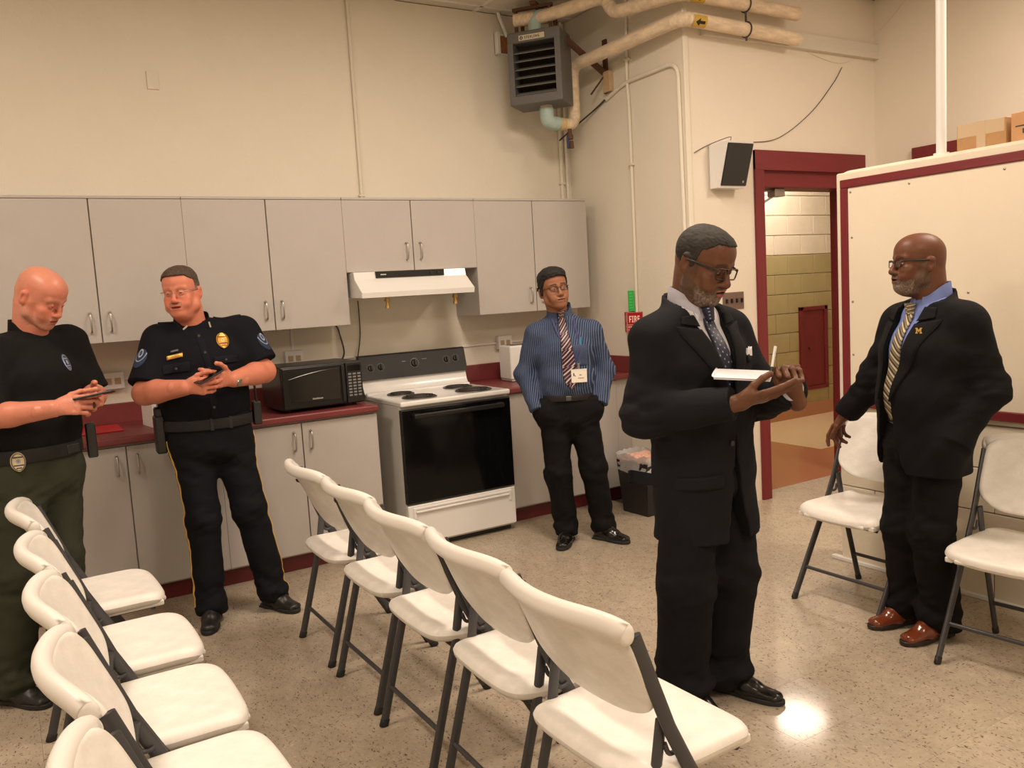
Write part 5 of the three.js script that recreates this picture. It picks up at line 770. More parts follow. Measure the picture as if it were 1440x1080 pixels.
// held things live at top level, placed through the holder's frame
function heldAt(g, o, p, basis) { g.updateMatrixWorld(true); const m = new THREE.Matrix4().makeBasis(V(...basis[0]), V(...basis[1]), V(...basis[2])).setPosition(...p); m.premultiply(g.matrixWorld); o.applyMatrix4(m); }
function phone(label, g, p, basis, w = 0.072, h = 0.145) {
  const t = thing('phone', label, 'phone'); mesh('case', rbx(-w / 2, w / 2, -h / 2, h / 2, -0.0045, 0.0035, 0.004, 3), M.black, t); mesh('screen', rbx(-w / 2 + 0.004, w / 2 - 0.004, -h / 2 + 0.006, h / 2 - 0.006, 0.003, 0.0042, 0.001), M.blackGlass, t); heldAt(g, t, p, basis); return t;
}
// ===== bald officer in a black polo, looking down at a phone =====
{
  const g = person('bald man in black polo and green trousers looking down at a phone', [0.13, -4.05], [0.6, 0.8]);
  const j = { hip: Pt(0.055, 0.95, 0), waist: Pt(0.045, 1.1, 0.01), chest: Pt(0.02, 1.29, 0), neck: Pt(0.0, 1.475, -0.03), shR: Pt(0.19, 1.405, -0.02), shL: Pt(-0.17, 1.42, -0.01), elbR: Pt(0.28, 1.165, 0.06), wrR: Pt(0.19, 1.185, 0.30), elbL: Pt(-0.20, 1.185, 0.07), wrL: Pt(-0.01, 1.205, 0.29), hipR: Pt(0.145, 0.9, 0), hipL: Pt(-0.035, 0.9, 0), kneeR: Pt(0.223, 0.52, 0.05), kneeL: Pt(0.03, 0.51, 0.04), ankR: Pt(0.286, 0.09, 0), ankL: Pt(-0.01, 0.09, -0.03) };
  const skin = [0.58, 0.22, 0.145];
  bodyMesh(g, { j, skin, rough: 0.36, forearm: 0.046, elbow: 0.044, wrist: 0.029, head: { c: Pt(0.004, 1.625, 0.07), yaw: 0.24, pitch: 0.54, roll: 0.03, s: 0.97, red: 0.5, lid: 0.0012, lidY: 0.002, beard: [0.42, 0.33, 0.27], grey: [0.55, 0.48, 0.42], density: 0.28, browT: 0.45, brow: [0.30, 0.17, 0.10], scalp: hairline({ front: 0.1, temple: 0.05 }), scalpC: [0.46, 0.23, 0.15], scalpT: 0.25, neckR: 0.06 },
    hands: [{ w: j.wrR, dir: [0.55, 0.1, 0.83], thumb: [0.2, 0.9, -0.3], palm: [0.8, 0.25, -0.3], pose: { fingers: CURL.hold, thumb: [0.7, 0.5, 0.2] } }, { w: j.wrL, dir: [-0.45, 0.05, 0.9], thumb: [-0.1, 0.95, 0.1], palm: [-0.8, 0.3, -0.3], pose: { fingers: CURL.hold, thumb: [0.75, 0.55, 0.15] } }] });
  const mat = clothMat(0.0065, 0.0065, 0.0065, 0.9), F = torso(new Field(0.05), j, { hip: [0.185, 0.135], waist: [0.178, 0.135], chest: [0.182, 0.128], top: [0.14, 0.088], sh: 0.07 }); for (const s of ['R', 'L']) { const e = mix3(j['sh' + s], j['elb' + s], 0.92); F.rc(j['sh' + s], e, 0.075, 0.072, 0.05, 'b'); }
  const w = folds(0.007, 7, 9, 3), fn = (x, y, z) => { let d = F.at(x, y, z); if (Math.abs(d) < 0.04) d += w(x, y, z); const q = headCut(x, y, z); return Math.max(d, 0.985 - y, -q); }, nk = [...add3(j.neck, [0, 0.06, 0.012])], headCut = (x, y, z) => Math.hypot(x - nk[0], (y - nk[1]) * 0.8, z - nk[2]) - 0.066;
  mesh('polo_shirt', netGeo([[net(F, fn, 0.0085)]]), mat, g); collar(g, add3(j.neck, [0, 0.0, 0.004]), 0.066, clothMat(0.0055, 0.0055, 0.0055, 0.85), { tip: 0.045, gap: 0.4, h: 0.03, back: 0.03, drop: 0.03 });
  const tr = trousers(j, { waist: [0.182, 0.13], seat: [0.192, 0.14], thigh: 0.098, knee: 0.082, hem: 0.078, rise: 0.12, seed: 4 }, clothMat(0.034, 0.037, 0.023, 0.9), g, 0.05);
  const all = (x, y, z) => Math.min(fn(x, y, z), tr.fn(x, y, z));
  mesh('duty_belt', band(all, [j.hip[0], j.hip[2]], 0.965, 1.018, 0.001, 0.008), std(0.004, 0.004, 0.004, 0.7), g);
  oval(all, Pt(0.215, 0.975, 0.1), 0, 0.026, 0.038, badgeTex('#c9b894', '#39424f', '#8e98a5'), g, 'belt_badge', nrm([0.45, 0, -0.9]), 0.008, 0.006);
  oval(fn, Pt(-0.045, 1.345, 0.1), 0, 0.021, 0.036, badgeTex('#3a4868', '#8f98a8', '#a8adb8'), g, 'chest_emblem', [0, 0, -1], 0.001, 0.002);
  mesh('phone_holster', rbx(-0.03, 0.03, -0.075, 0.075, -0.02, 0.02, 0.008).rotateY(0.9).translate(...Pt(-0.135, 1.0, 0.10)), M.black, g); mesh('belt_buckle', rbx(-0.03, 0.03, -0.02, 0.02, 0, 0.012, 0.005).translate(...add3(hit(all, Pt(0.0, 0.99, 0.4), [0, 0, -1]), [0, 0, 0.006])), M.black, g);
  mesh('ring', new THREE.TorusGeometry(0.0105, 0.002, 8, 20).rotateY(0.5).translate(...Pt(0.10, 1.185, 0.405)), M.black, g);
  placeShoes(g, makeShoe(std(0.012, 0.011, 0.01, 0.45), true), [[-0.286, 0.03, 0.05], [0.01, 0.0, 0.3]]);
  { const b1 = nrm([0.62, 0.14, 0.75]), b0 = nrm(add3([0.75, -0.12, -0.62], b1, -dot3([0.75, -0.12, -0.62], b1))); phone('grey phone held by the bald man in both hands', g, Pt(0.09, 1.222, 0.40), [b0, b1, crs(b0, b1)]); }
}
// ===== uniformed officer leaning on the counter =====
{
  const g = person('uniformed man with moustache and gold badge leaning against the counter', [0.92, -4.42], [-0.05, 1]);
  const j = { hip: Pt(0.06, 0.93, 0), waist: Pt(0.07, 1.09, 0.01), chest: Pt(0.055, 1.27, 0), neck: Pt(0.09, 1.465, -0.015), shR: Pt(0.245, 1.385, -0.02), shL: Pt(-0.145, 1.40, -0.01), elbR: Pt(0.345, 1.15, 0.07), wrR: Pt(0.185, 1.175, 0.28), elbL: Pt(-0.225, 1.20, 0.06), wrL: Pt(-0.03, 1.19, 0.27), hipR: Pt(0.15, 0.88, 0.02), hipL: Pt(-0.035, 0.88, 0.02), kneeR: Pt(0.145, 0.50, 0.10), kneeL: Pt(-0.085, 0.51, 0.10), ankR: Pt(0.155, 0.09, 0.155), ankL: Pt(-0.15, 0.09, 0.155) };
  const skin = [0.60, 0.215, 0.135];
  bodyMesh(g, { j, skin, rough: 0.45, forearm: 0.054, elbow: 0.054, wrist: 0.033, head: { c: Pt(0.132, 1.622, 0.045), yaw: -0.52, pitch: 0.04, roll: 0.06, s: 0.98, wide: 1.04, jaw: 1.1, fat: 0.008, red: 0.65, lid: 0.0016, mouth: 0.003, beard: [0.24, 0.14, 0.075], parts: 'tache', density: 1.0, browT: 0.4, brow: [0.3, 0.16, 0.09], neckR: 0.066, hair: { front: 0.082, temple: 0.058, burn: 0.004, t: 0.0035, top: 0.009, slant: 0.02, colour: [0.055, 0.032, 0.02], colour2: [0.24, 0.19, 0.14], sideGrey: true }, glasses: { w: 0.024, h: 0.015, rimless: true, r: 0.0009, temple: 0.0016, mat: M.nickel } },
    hands: [{ w: j.wrR, dir: [0.78, 0.02, 0.62], thumb: [0.05, 0.9, 0.2], palm: [0.5, 0.1, -0.75], pose: { fingers: CURL.hold, thumb: [0.7, 0.5, 0.15] }, s: 1.06 }, { w: j.wrL, dir: [-0.8, 0.12, 0.55], thumb: [-0.1, 0.95, 0.25], palm: [-0.5, -0.1, -0.8], pose: { fingers: CURL.hold, thumb: [0.6, 0.6, -0.1] }, s: 1.06 }] });
  const mat = clothMat(0.0045, 0.0055, 0.009, 0.85), F = torso(new Field(0.05), j, { hip: [0.205, 0.15], waist: [0.208, 0.165], chest: [0.205, 0.145], top: [0.15, 0.095], sh: 0.075, belly: [Pt(0.07, 1.09, 0.06), [0.16, 0.13, 0.125]] }); for (const s of ['R', 'L']) { const e = mix3(j['sh' + s], j['elb' + s], s === 'R' ? 0.86 : 0.8); F.rc(j['sh' + s], e, 0.085, 0.088, 0.05, 'b'); }
  const w = folds(0.006, 7, 8, 11), nk = add3(j.neck, [0, 0.07, 0.012]), fn = (x, y, z) => { let d = F.at(x, y, z); if (Math.abs(d) < 0.04) d += w(x, y, z); return Math.max(d, 0.955 - y, -(Math.hypot(x - nk[0], (y - nk[1]) * 0.8, z - nk[2]) - 0.078)); };
  mesh('uniform_shirt', netGeo([[net(F, fn, 0.0085)]]), mat, g); collar(g, add3(j.neck, [0, 0.002, 0.008]), 0.074, clothMat(0.0045, 0.0055, 0.009, 0.8), { tip: 0.05, gap: 0.42, h: 0.026, back: 0.03, drop: 0.034 });
  const tr = trousers(j, { waist: [0.2, 0.15], seat: [0.205, 0.15], thigh: 0.103, knee: 0.08, hem: 0.074, rise: 0.13, seed: 8 }, clothMat(0.005, 0.0058, 0.0085, 0.85), g, 0.045), all = (x, y, z) => Math.min(fn(x, y, z), tr.fn(x, y, z));
  mesh('duty_belt', band(all, [j.hip[0], j.hip[2]], 0.95, 1.0, 0.001, 0.01), std(0.004, 0.004, 0.004, 0.7), g);
  const cx = (y) => -(0.055 + (y > 1.27 ? (y - 1.27) * 0.17 : 0.0));
  const gold = badgeTex('#d8a542', '#6a3d12', '#e8cf8a');
  oval(fn, Pt(-0.03, 1.375, 0.1), 0, 0.031, 0.037, gold, g, 'chest_badge', [0, 0, -1], 0.003, 0.006);
  patch(fn, [[-0.235, 1.318], [-0.235, 1.298]], [[-0.165, 1.332], [-0.165, 1.312]], std(0.62, 0.36, 0.08, 0.3, { metalness: 0.6 }), g, 'name_plate', 0.45, 0.003, 0.004, 8, 3);
  patch(fn, [[-0.215, 1.342], [-0.215, 1.332]], [[-0.18, 1.35], [-0.18, 1.34]], std(0.09, 0.09, 0.1, 0.4), g, 'ribbon_bar', 0.45, 0.003, 0.003, 6, 2);
  const flap = clothMat(0.006, 0.007, 0.011, 0.8); // pocket flaps with button
  for (const [x, y, sl] of [[-0.2, 1.275, 0.012], [0.03, 1.30, -0.0]]) { patch(fn, [[x - 0.06, y], [x - 0.06, y - 0.03 - sl], [x - 0.02, y - 0.042]].map((q, i) => i === 2 ? [x - 0.055, y - 0.036] : q), [[x + 0.06, y + sl], [x + 0.06, y - 0.03], [x + 0.055, y - 0.034]], flap, g, 'pocket_flap', 0.45, 0.002, 0.004, 10, 6); const b = hit(fn, [x, y - 0.018, 0.45], [0, 0, -1]); mesh('button', cyl(0.006, 0.006, 0.004, 0, 0, 0, 12).rotateX(Math.PI / 2).translate(b[0], b[1], b[2] + 0.008), std(0.05, 0.05, 0.055, 0.3), g); }
  for (const y of [1.405, 1.325, 1.245, 1.06]) { const b = hit(fn, [cx(y), y, 0.45], [0, 0, -1]); mesh('button', cyl(0.0062, 0.0062, 0.004, 0, 0, 0, 12).rotateX(Math.PI / 2).translate(b[0], b[1], b[2] + 0.003), std(0.05, 0.05, 0.055, 0.3), g); }
  patch(fn, [[cx(1.42) - 0.016, 1.42], [-0.071, 1.25], [-0.071, 1.0]], [[cx(1.42) + 0.016, 1.42], [-0.039, 1.25], [-0.039, 1.0]], flap, g, 'placket', 0.45, 0.0005, 0.002, 4, 40);
  oval(fn, add3(mix3(j.shL, j.elbL, 0.25), [0.05, 0.0, 0.05]), 0, 0.036, 0.046, shoulderPatch, g, 'shoulder_patch', nrm([-0.8, -0.1, -0.6]), 0.001, 0.002); oval(fn, add3(mix3(j.shR, j.elbR, 0.3), [-0.05, 0, 0.04]), 0, 0.036, 0.046, shoulderPatch, g, 'shoulder_patch', nrm([0.85, -0.1, -0.5]), 0.001, 0.002);
  for (const [x, y, a] of [[-0.135, 1.455, 0.9], [-0.02, 1.462, -0.2]]) { const b = hit(fn, [x, y - 0.012, 0.45], [0, 0, -1]); mesh('collar_pin', rbx(-0.004, 0.004, -0.014, 0.014, 0, 0.003, 0.001).rotateZ(-a).translate(b[0], b[1] + 0.006, b[2] + 0.016), M.chrome, g); }
  for (const s of ['R', 'L']) { const a = mix3(j.neck, j['sh' + s], 0.45), b = j['sh' + s]; mesh('epaulette', drape(fn, [0, 1, 2, 3, 4, 5, 6].map((k) => { const p = mix3(a, b, k / 6); return [-1, -0.5, 0, 0.5, 1].map((q) => [p[0], 1.62, p[2] + 0.022 * q]); }), [0, -1, 0], 0.002, 0.004), flap, g); }
  // side stripes on the trousers
  const stripe = std(0.62, 0.38, 0.06, 0.7); for (const s of ['R', 'L']) { const sg = s === 'R' ? -1 : 1, path = [add3(j['hip' + s], [sg * 0.02, 0.02, 0.0]), j['knee' + s], j['ank' + s]], rows = []; for (let k = 0; k <= 40; k++) { const t = k / 40 * 2, p = t < 1 ? mix3(path[0], path[1], t) : mix3(path[1], path[2], t - 1); rows.push([-1, 0, 1].map((q) => [p[0] + sg * 0.35, p[1], p[2] + 0.018 + 0.006 * q])); } mesh('side_stripe', drape(tr.fn, rows, [-sg, 0, 0], 0.001, 0.0015), stripe, g); }
  mesh('holster', [rbx(-0.025, 0.025, -0.1, 0.09, -0.04, 0.04, 0.012), rbx(-0.02, 0.02, 0.07, 0.13, -0.02, 0.035, 0.01)].map((q) => q.clone().translate(...Pt(0.29, 0.94, 0.0))), M.black, g);
  mesh('radio', [rbx(-0.02, 0.02, -0.06, 0.06, -0.03, 0.03, 0.006).translate(...Pt(-0.175, 0.99, 0.03)), tube([V(...Pt(-0.18, 1.04, 0.03)), V(...Pt(-0.175, 1.15, 0.03))], 0.006)], M.black, g);
  for (const x of [-0.02, 0.07]) { const b = hit(all, [-x, 0.975, 0.45], [0, 0, -1]); mesh('belt_keeper', rbx(-0.008, 0.008, -0.03, 0.03, 0.008, 0.014, 0.002).translate(b[0], b[1], b[2]), M.rubber, g); }
  const wv = nrm(sub3(j.wrL, j.elbL)), wm = new THREE.Quaternion().setFromUnitVectors(V(0, 1, 0), V(...wv)), wp = add3(j.wrL, wv, -0.005);
  const wt = mesh('wristwatch', cyl(0.0345, 0.0345, 0.02, 0, 0, 0, 28).applyQuaternion(wm).translate(...wp), std(0.06, 0.045, 0.035, 0.5), g); { const out = nrm(add3([0.2, -0.35, 0.9], wv, -dot3([0.2, -0.35, 0.9], wv))), q = new THREE.Quaternion().setFromUnitVectors(V(0, 1, 0), V(...out)); mesh('watch_face', cyl(0.018, 0.019, 0.01, 0, 0, 0, 24).applyQuaternion(q).translate(...add3(wp, out, 0.034)), std(0.35, 0.36, 0.3, 0.25, { metalness: 0.6 }), wt); }
  placeShoes(g, makeShoe(std(0.013, 0.011, 0.01, 0.4), true), [[-0.16, 0.20, -0.28], [0.155, 0.185, 0.5]]);
  const b0 = nrm([0.75, 0.35, -0.25]), b1 = nrm(add3([0.2, -0.1, 0.9], b0, -dot3([0.2, -0.1, 0.9], b0))); phone('black phone held by the uniformed man in both hands', g, Pt(0.085, 1.222, 0.335), [b1, b0, crs(b1, b0)], 0.07, 0.135);
}
// ===== man in the blue striped shirt, hands in pockets =====
{
  const g = person('man in blue pinstripe shirt and striped tie with hands in pockets', [2.85, -4.15], [-0.45, 0.89]);
  const j = { hip: Pt(-0.02, 0.86, 0), waist: Pt(-0.022, 0.99, 0.01), chest: Pt(-0.02, 1.17, 0), neck: Pt(0.0, 1.388, -0.015), shR: Pt(0.145, 1.268, -0.015), shL: Pt(-0.185, 1.268, -0.015), elbR: Pt(0.225, 1.03, -0.045), wrR: Pt(0.185, 0.855, 0.07), elbL: Pt(-0.265, 1.03, -0.045), wrL: Pt(-0.215, 0.865, 0.07), hipR: Pt(0.06, 0.81, 0), hipL: Pt(-0.105, 0.81, 0), kneeR: Pt(0.06, 0.44, 0.02), kneeL: Pt(-0.155, 0.44, 0.02), ankR: Pt(0.025, 0.09, -0.02), ankL: Pt(-0.205, 0.09, -0.02) };
  const skin = [0.29, 0.125, 0.065];
  bodyMesh(g, { j, skin, rough: 0.5, head: { c: Pt(0.032, 1.528, 0.035), yaw: 0.22, pitch: -0.10, roll: 0.12, s: 0.965, lid: 0.003, look: [0.004, 0.003], brow: [0.02, 0.014, 0.01], browT: 0.95, lip: [0.30, 0.12, 0.08], beard: [0.09, 0.05, 0.035], parts: 'chin', density: 0.12, neckR: 0.056, hair: { front: 0.076, temple: 0.026, burn: -0.028, t: 0.009, top: 0.012, quiff: 0.006, peak: -0.15, slant: 0.012, rough: 0.002, colour: [0.008, 0.007, 0.007] }, glasses: { w: 0.0245, h: 0.015, r: 0.0015, temple: 0.0022, mat: std(0.02, 0.014, 0.012, 0.4) } },
    hands: [{ w: add3(j.wrR, [0.022, -0.03, -0.008]), dir: [0.6, -0.8, -0.15], thumb: [0.2, 0, 0.95], palm: [0.9, 0.1, 0], pose: { fingers: CURL.relaxed, thumb: [0.95, 0.05, 0.1] }, s: 0.72 }, { w: add3(j.wrL, [-0.022, -0.03, -0.008]), dir: [-0.6, -0.8, -0.15], thumb: [-0.2, 0, 0.95], palm: [-0.9, 0.1, 0], pose: { fingers: CURL.relaxed, thumb: [0.95, 0.05, 0.1] }, s: 0.72 }] });
  const stripes = dataTex(256, (u, v, i, jx) => { const s = i % 32 < 9 ? 1 : 0, k = 1 + 0.12 * (nC(u, v) - 0.5), dash = (jx % 8 < 6 ? 1 : 0.8); return s ? [100 * k * dash, 116 * k * dash, 144 * k * dash] : [32 * k, 46 * k, 78 * k]; });
  const shirtMat = new THREE.MeshPhysicalMaterial({ map: stripes, roughness: 0.8, sheen: 0.1 }); stripes.repeat.set(10, 10); // 8 stripes to 10 cm
  const F = torso(new Field(0.05), j, { hip: [0.158, 0.115], waist: [0.158, 0.122], chest: [0.165, 0.118], top: [0.115, 0.08], sh: 0.057 }); for (const s of ['R', 'L']) limb(F, [j['sh' + s], j['elb' + s], add3(j['wr' + s], [s === 'R' ? 0.012 : -0.012, -0.03, 0])], [0.063, 0.056, 0.046], 0.04, true);
  const w = folds(0.008, 8, 10, 23), nk = add3(j.neck, [0, 0.065, 0.012]), fn = (x, y, z) => { let d = F.at(x, y, z); if (Math.abs(d) < 0.04) d += w(x, y, z) * (0.7 + 0.5 * sstep(1.1, 0.95, y)); return Math.max(d, 0.76 - y, -(Math.hypot(x - nk[0], (y - nk[1]) * 0.8, z - nk[2]) - 0.064)); };
  const armU = (x, y, z) => [x + 0.45 * z, y], armV = (x, y, z) => { for (const s of ['R', 'L']) { const a = j['sh' + s], b = j['elb' + s], c = j['wr' + s]; for (const [p, q] of [[a, b], [b, c]]) { const d = sub3(q, p), L = len3(d), n = nrm(d), r = sub3([x, y, z], p), t = dot3(r, n); if (t > 0 && t < L && len3(add3(r, n, -t)) < 0.078 && (Math.abs(x - j.chest[0]) > 0.15)) { const u = nrm(add3([1, 0, 0.3], n, -dot3([1, 0, 0.3], n))), v = crs(n, u); return [dot3(r, u) + 0.6 * dot3(r, v), t]; } } } return [x, y]; };
  mesh('dress_shirt', netGeo([[net(F, fn, 0.0075)]], null, armU), shirtMat, g); collar(g, add3(j.neck, [0, 0.004, 0.006]), 0.062, shirtMat, { tip: 0.052, gap: 0.3, h: 0.03, back: 0.028, drop: 0.025 });
  const tr = trousers(j, { waist: [0.158, 0.118], seat: [0.178, 0.125], thigh: 0.1, knee: 0.077, hem: 0.07, rise: 0.085, seed: 15, bulge: [[Pt(0.135, 0.82, 0.045), [0.06, 0.085, 0.062]], [Pt(-0.17, 0.825, 0.045), [0.06, 0.085, 0.062]]] }, clothMat(0.0055, 0.0054, 0.0052, 0.85), g, 0.04), all = (x, y, z) => Math.min(fn(x, y, z), tr.fn(x, y, z));
  const bandFn = (x, y, z) => Math.hypot((x - j.hip[0]) / 0.165, (z - j.hip[2]) / 0.122) * 0.13 - 0.13; mesh('belt', band(bandFn, [j.hip[0], j.hip[2]], 0.875, 0.91, 0.002, 0.005), std(0.007, 0.006, 0.006, 0.55), g); mesh('belt_buckle', rbx(-0.016, 0.016, -0.014, 0.014, 0, 0.008, 0.004).translate(j.hip[0] - 0.01, 0.892, 0.128), std(0.16, 0.15, 0.14, 0.35, { metalness: 0.8 }), g);
  const tieTex = dataTex(128, (u, v) => { const f = ((v + u * 0.62) * 2.2) % 1, q = (f + 1) % 1; return q < 0.2 ? [196, 176, 170] : q < 0.55 ? [54, 16, 26] : q < 0.68 ? [150, 128, 140] : [44, 18, 36]; });
  const tm = new THREE.MeshPhysicalMaterial({ map: tieTex, roughness: 0.5, sheen: 0.3 }); tieStrip(g, fn, 0.0, 1.365, 0.03, 0.985, 0.036, 0.085, tm, 0.4);
  { const p = hit(fn, [0.0, 1.368, 0.4], [0, 0, -1]); const k = mesh('tie_knot', new THREE.CylinderGeometry(0.021, 0.013, 0.04, 12).scale(1, 1, 0.7).translate(p[0], p[1] + 0.012, p[2] + 0.008), tm, g); }
  // lanyard, badge, pen in the pocket
  const lan = (xs) => xs.map(([x, y]) => { const p = hit(fn, [x, y, 0.4], [0, 0, -1]); return V(p[0], p[1], p[2] + 0.007); }); mesh('lanyard', [bar(lan([[-0.055, 1.36], [-0.03, 1.27], [0.02, 1.17], [0.05, 1.10]]), 0.006, 0.0012, V(1, 0.3, 0), 8), bar(lan([[0.075, 1.36], [0.085, 1.27], [0.08, 1.17], [0.055, 1.10]]), 0.006, 0.0012, V(1, 0, 0), 8)], std(0.03, 0.03, 0.14, 0.6), g);
  const bp = hit(fn, [0.075, 1.02, 0.4], [0, 0, -1]); const badge = mesh('name_badge', rbx(-0.046, 0.046, -0.036, 0.042, -0.001, 0.001, 0.001).translate(bp[0], bp[1], bp[2] + 0.016), std(0.74, 0.72, 0.66, 0.5), g);
  mesh('badge_print', new THREE.PlaneGeometry(0.088, 0.066).translate(bp[0], bp[1] - 0.002, bp[2] + 0.0175), new THREE.MeshStandardMaterial({ roughness: 0.4, map: canvasTex(352, 264, (c, W, H) => { c.fillStyle = '#ece4d6'; c.fillRect(0, 0, W, H); c.fillStyle = '#2c2a24'; c.font = 'bold 44px sans-serif'; c.textAlign = 'center'; c.fillText('Mr', 210, 110); c.fillText('Kumar', 220, 180); c.beginPath(); c.moveTo(40, 40); c.lineTo(62, 40); c.lineTo(66, 80); c.lineTo(100, 120); c.lineTo(80, 124); c.lineTo(62, 96); c.lineTo(40, 124); c.closePath(); c.fill(); }) }), badge); mesh('badge_clip', [rbx(-0.006, 0.006, 0.03, 0.075, 0, 0.003, 0.001).translate(bp[0], bp[1], bp[2] + 0.012)], M.chrome, badge);
  const pp = hit(fn, [0.095, 1.215, 0.4], [0, 0, -1]); mesh('pocket_pen', tube([V(pp[0], pp[1] - 0.045, pp[2] + 0.003), V(pp[0] + 0.004, pp[1] + 0.03, pp[2] + 0.006)], 0.0045), std(0.03, 0.32, 0.5, 0.3), g); patch(fn, [[0.05, 1.20], [0.05, 1.08]], [[0.14, 1.20], [0.14, 1.08]], shirtMat, g, 'chest_pocket', 0.4, 0.0005, 0.0025, 8, 10);
  placeShoes(g, makeShoe(std(0.008, 0.0075, 0.007, 0.16), false), [[-0.035, 0.04, -0.35], [0.215, 0.04, 0.75]]);
}
// ===== suit helper =====
function suit(g, j, o) {
  const F = torso(new Field(0.05), j, o.t); const hem = o.hem; F.ec(j.waist, add3(j.hip, [0, hem - j.hip[1] - 0.03, 0]), o.t.waist, o.t.skirt, [1, 0, 0], 0.05); for (const b of o.bulge || []) F.el(b[0], b[1], 0.05); for (const s of ['R', 'L']) limb(F, [j['sh' + s], j['elb' + s], o['cuff' + s] || j['wr' + s]], [o.t.arm || 0.082, o.t.elbow || 0.07, o.t.cuff || 0.055], 0.045, true);
  const bodyOnly = new Field(0.05); torso(bodyOnly, j, o.t); bodyOnly.ec(j.waist, add3(j.hip, [0, hem - j.hip[1] - 0.03, 0]), o.t.waist, o.t.skirt, [1, 0, 0], 0.05);
  const w = folds(0.008, 6, 8, o.seed), we = folds(0.018, 8, 19, o.seed + 5);
  const cutF = (x, y, z) => { // the open front: a V above the button, curving away below it
    const xc = o.xc(y); let hw = y > o.vb ? o.vw * ((y - o.vb) / (o.vt - o.vb)) + (o.open || 0) : (o.open || 0) + (o.vb - o.lb > 0 && y > o.lb ? 0.0 : 0) + (y < o.lb ? (o.lb - y) ** 1.6 * o.slope : 0); if (y > o.vb && !o.open) hw = Math.max(hw, 0); else if (y <= o.vb && y > o.lb && !o.open) hw = -0.01; return Math.max(Math.abs(x - xc) - hw, (o.zf ?? 0.02) - z + (y < o.vb ? 0.0 : 0)); };
  const nk = add3(j.neck, [0, 0.07, 0.02]);
  const fn = (x, y, z) => { let d = F.at(x, y, z); if (Math.abs(d) < 0.05) { d += w(x, y, z); let q = 0; for (const s of ['R', 'L']) { const e = j['elb' + s]; q = Math.max(q, Math.exp(-((Math.hypot(x - e[0], y - e[1], z - e[2]) / 0.13) ** 2))); } d += we(x, y, z) * q; } return Math.max(d, hem - y, -cutF(x, y, z), -Math.max(Math.hypot(x - j.neck[0], z - j.neck[2]) - 0.0745, j.neck[1] - 0.05 - y), (y - j.neck[1] - 0.012 + 0.38 * (z - j.neck[2])) * 0.9); };
  mesh('suit_jacket', netGeo([[net(F, fn, 0.0078)]]), o.mat, g);
  const smooth = (x, y, z) => { let d = bodyOnly.at(x, y, z); return d + (Math.abs(d) < 0.05 ? w(x, y, z) : 0); };
  return { fn, smooth };
}
function lapel(g, fn, o, s, mat) { // s = +1 his left, -1 his right; runs along the edge of the V
  const inner = [], outer = [], xe = (y) => o.xc(y) + s * (Math.max(0, o.vw * ((y - o.vb) / (o.vt - o.vb))) + (o.open || 0) + 0.001); const yN = o.notch ?? o.vt - 0.075;
  const prof = (y) => { const t = (y - o.vb) / (yN - o.vb); return y <= yN ? 0.004 + 0.088 * Math.max(0, t) ** 0.75 : 0.045 + 0.0 * t; };
  for (let k = 0; k <= 20; k++) { const y = o.vb + (yN - o.vb) * k / 20; inner.push([xe(y), y]); outer.push([xe(y) + s * prof(y), y + 0.018 * (k / 20)]); }
  const geos = [drape(fn, stripRows(inner, outer, 7, 26, 0.5), [0, 0, -1], 0.004, 0.006, 1, 3)];
  const in2 = [], out2 = []; for (let k = 0; k <= 10; k++) { const y = yN + 0.010 + (o.vt - 0.035 - yN) * k / 10; in2.push([xe(y), y]); out2.push([xe(y) + s * (0.06 - 0.02 * k / 10), y + 0.012 - 0.016 * k / 10]); }
  geos.push(drape(fn, stripRows(in2, out2, 6, 12, 0.5), [0, 0, -1], 0.005, 0.006, 1, 2)); return mesh('lapel', geos, mat, g);
}
function shirtFront(g, j, t, mat, nkR = 0.064) { const F = torso(new Field(0.05), j, t), nk = add3(j.neck, [0, 0.07, 0.012]), w = folds(0.003, 8, 9, 2), fn = (x, y, z) => Math.max(F.at(x, y, z) + w(x, y, z), j.hip[1] - 0.02 - y, -(Math.hypot(x - nk[0], (y - nk[1]) * 0.8, z - nk[2]) - nkR)); mesh('dress_shirt', netGeo([[net(F, fn, 0.009)]]), mat, g); return fn; }
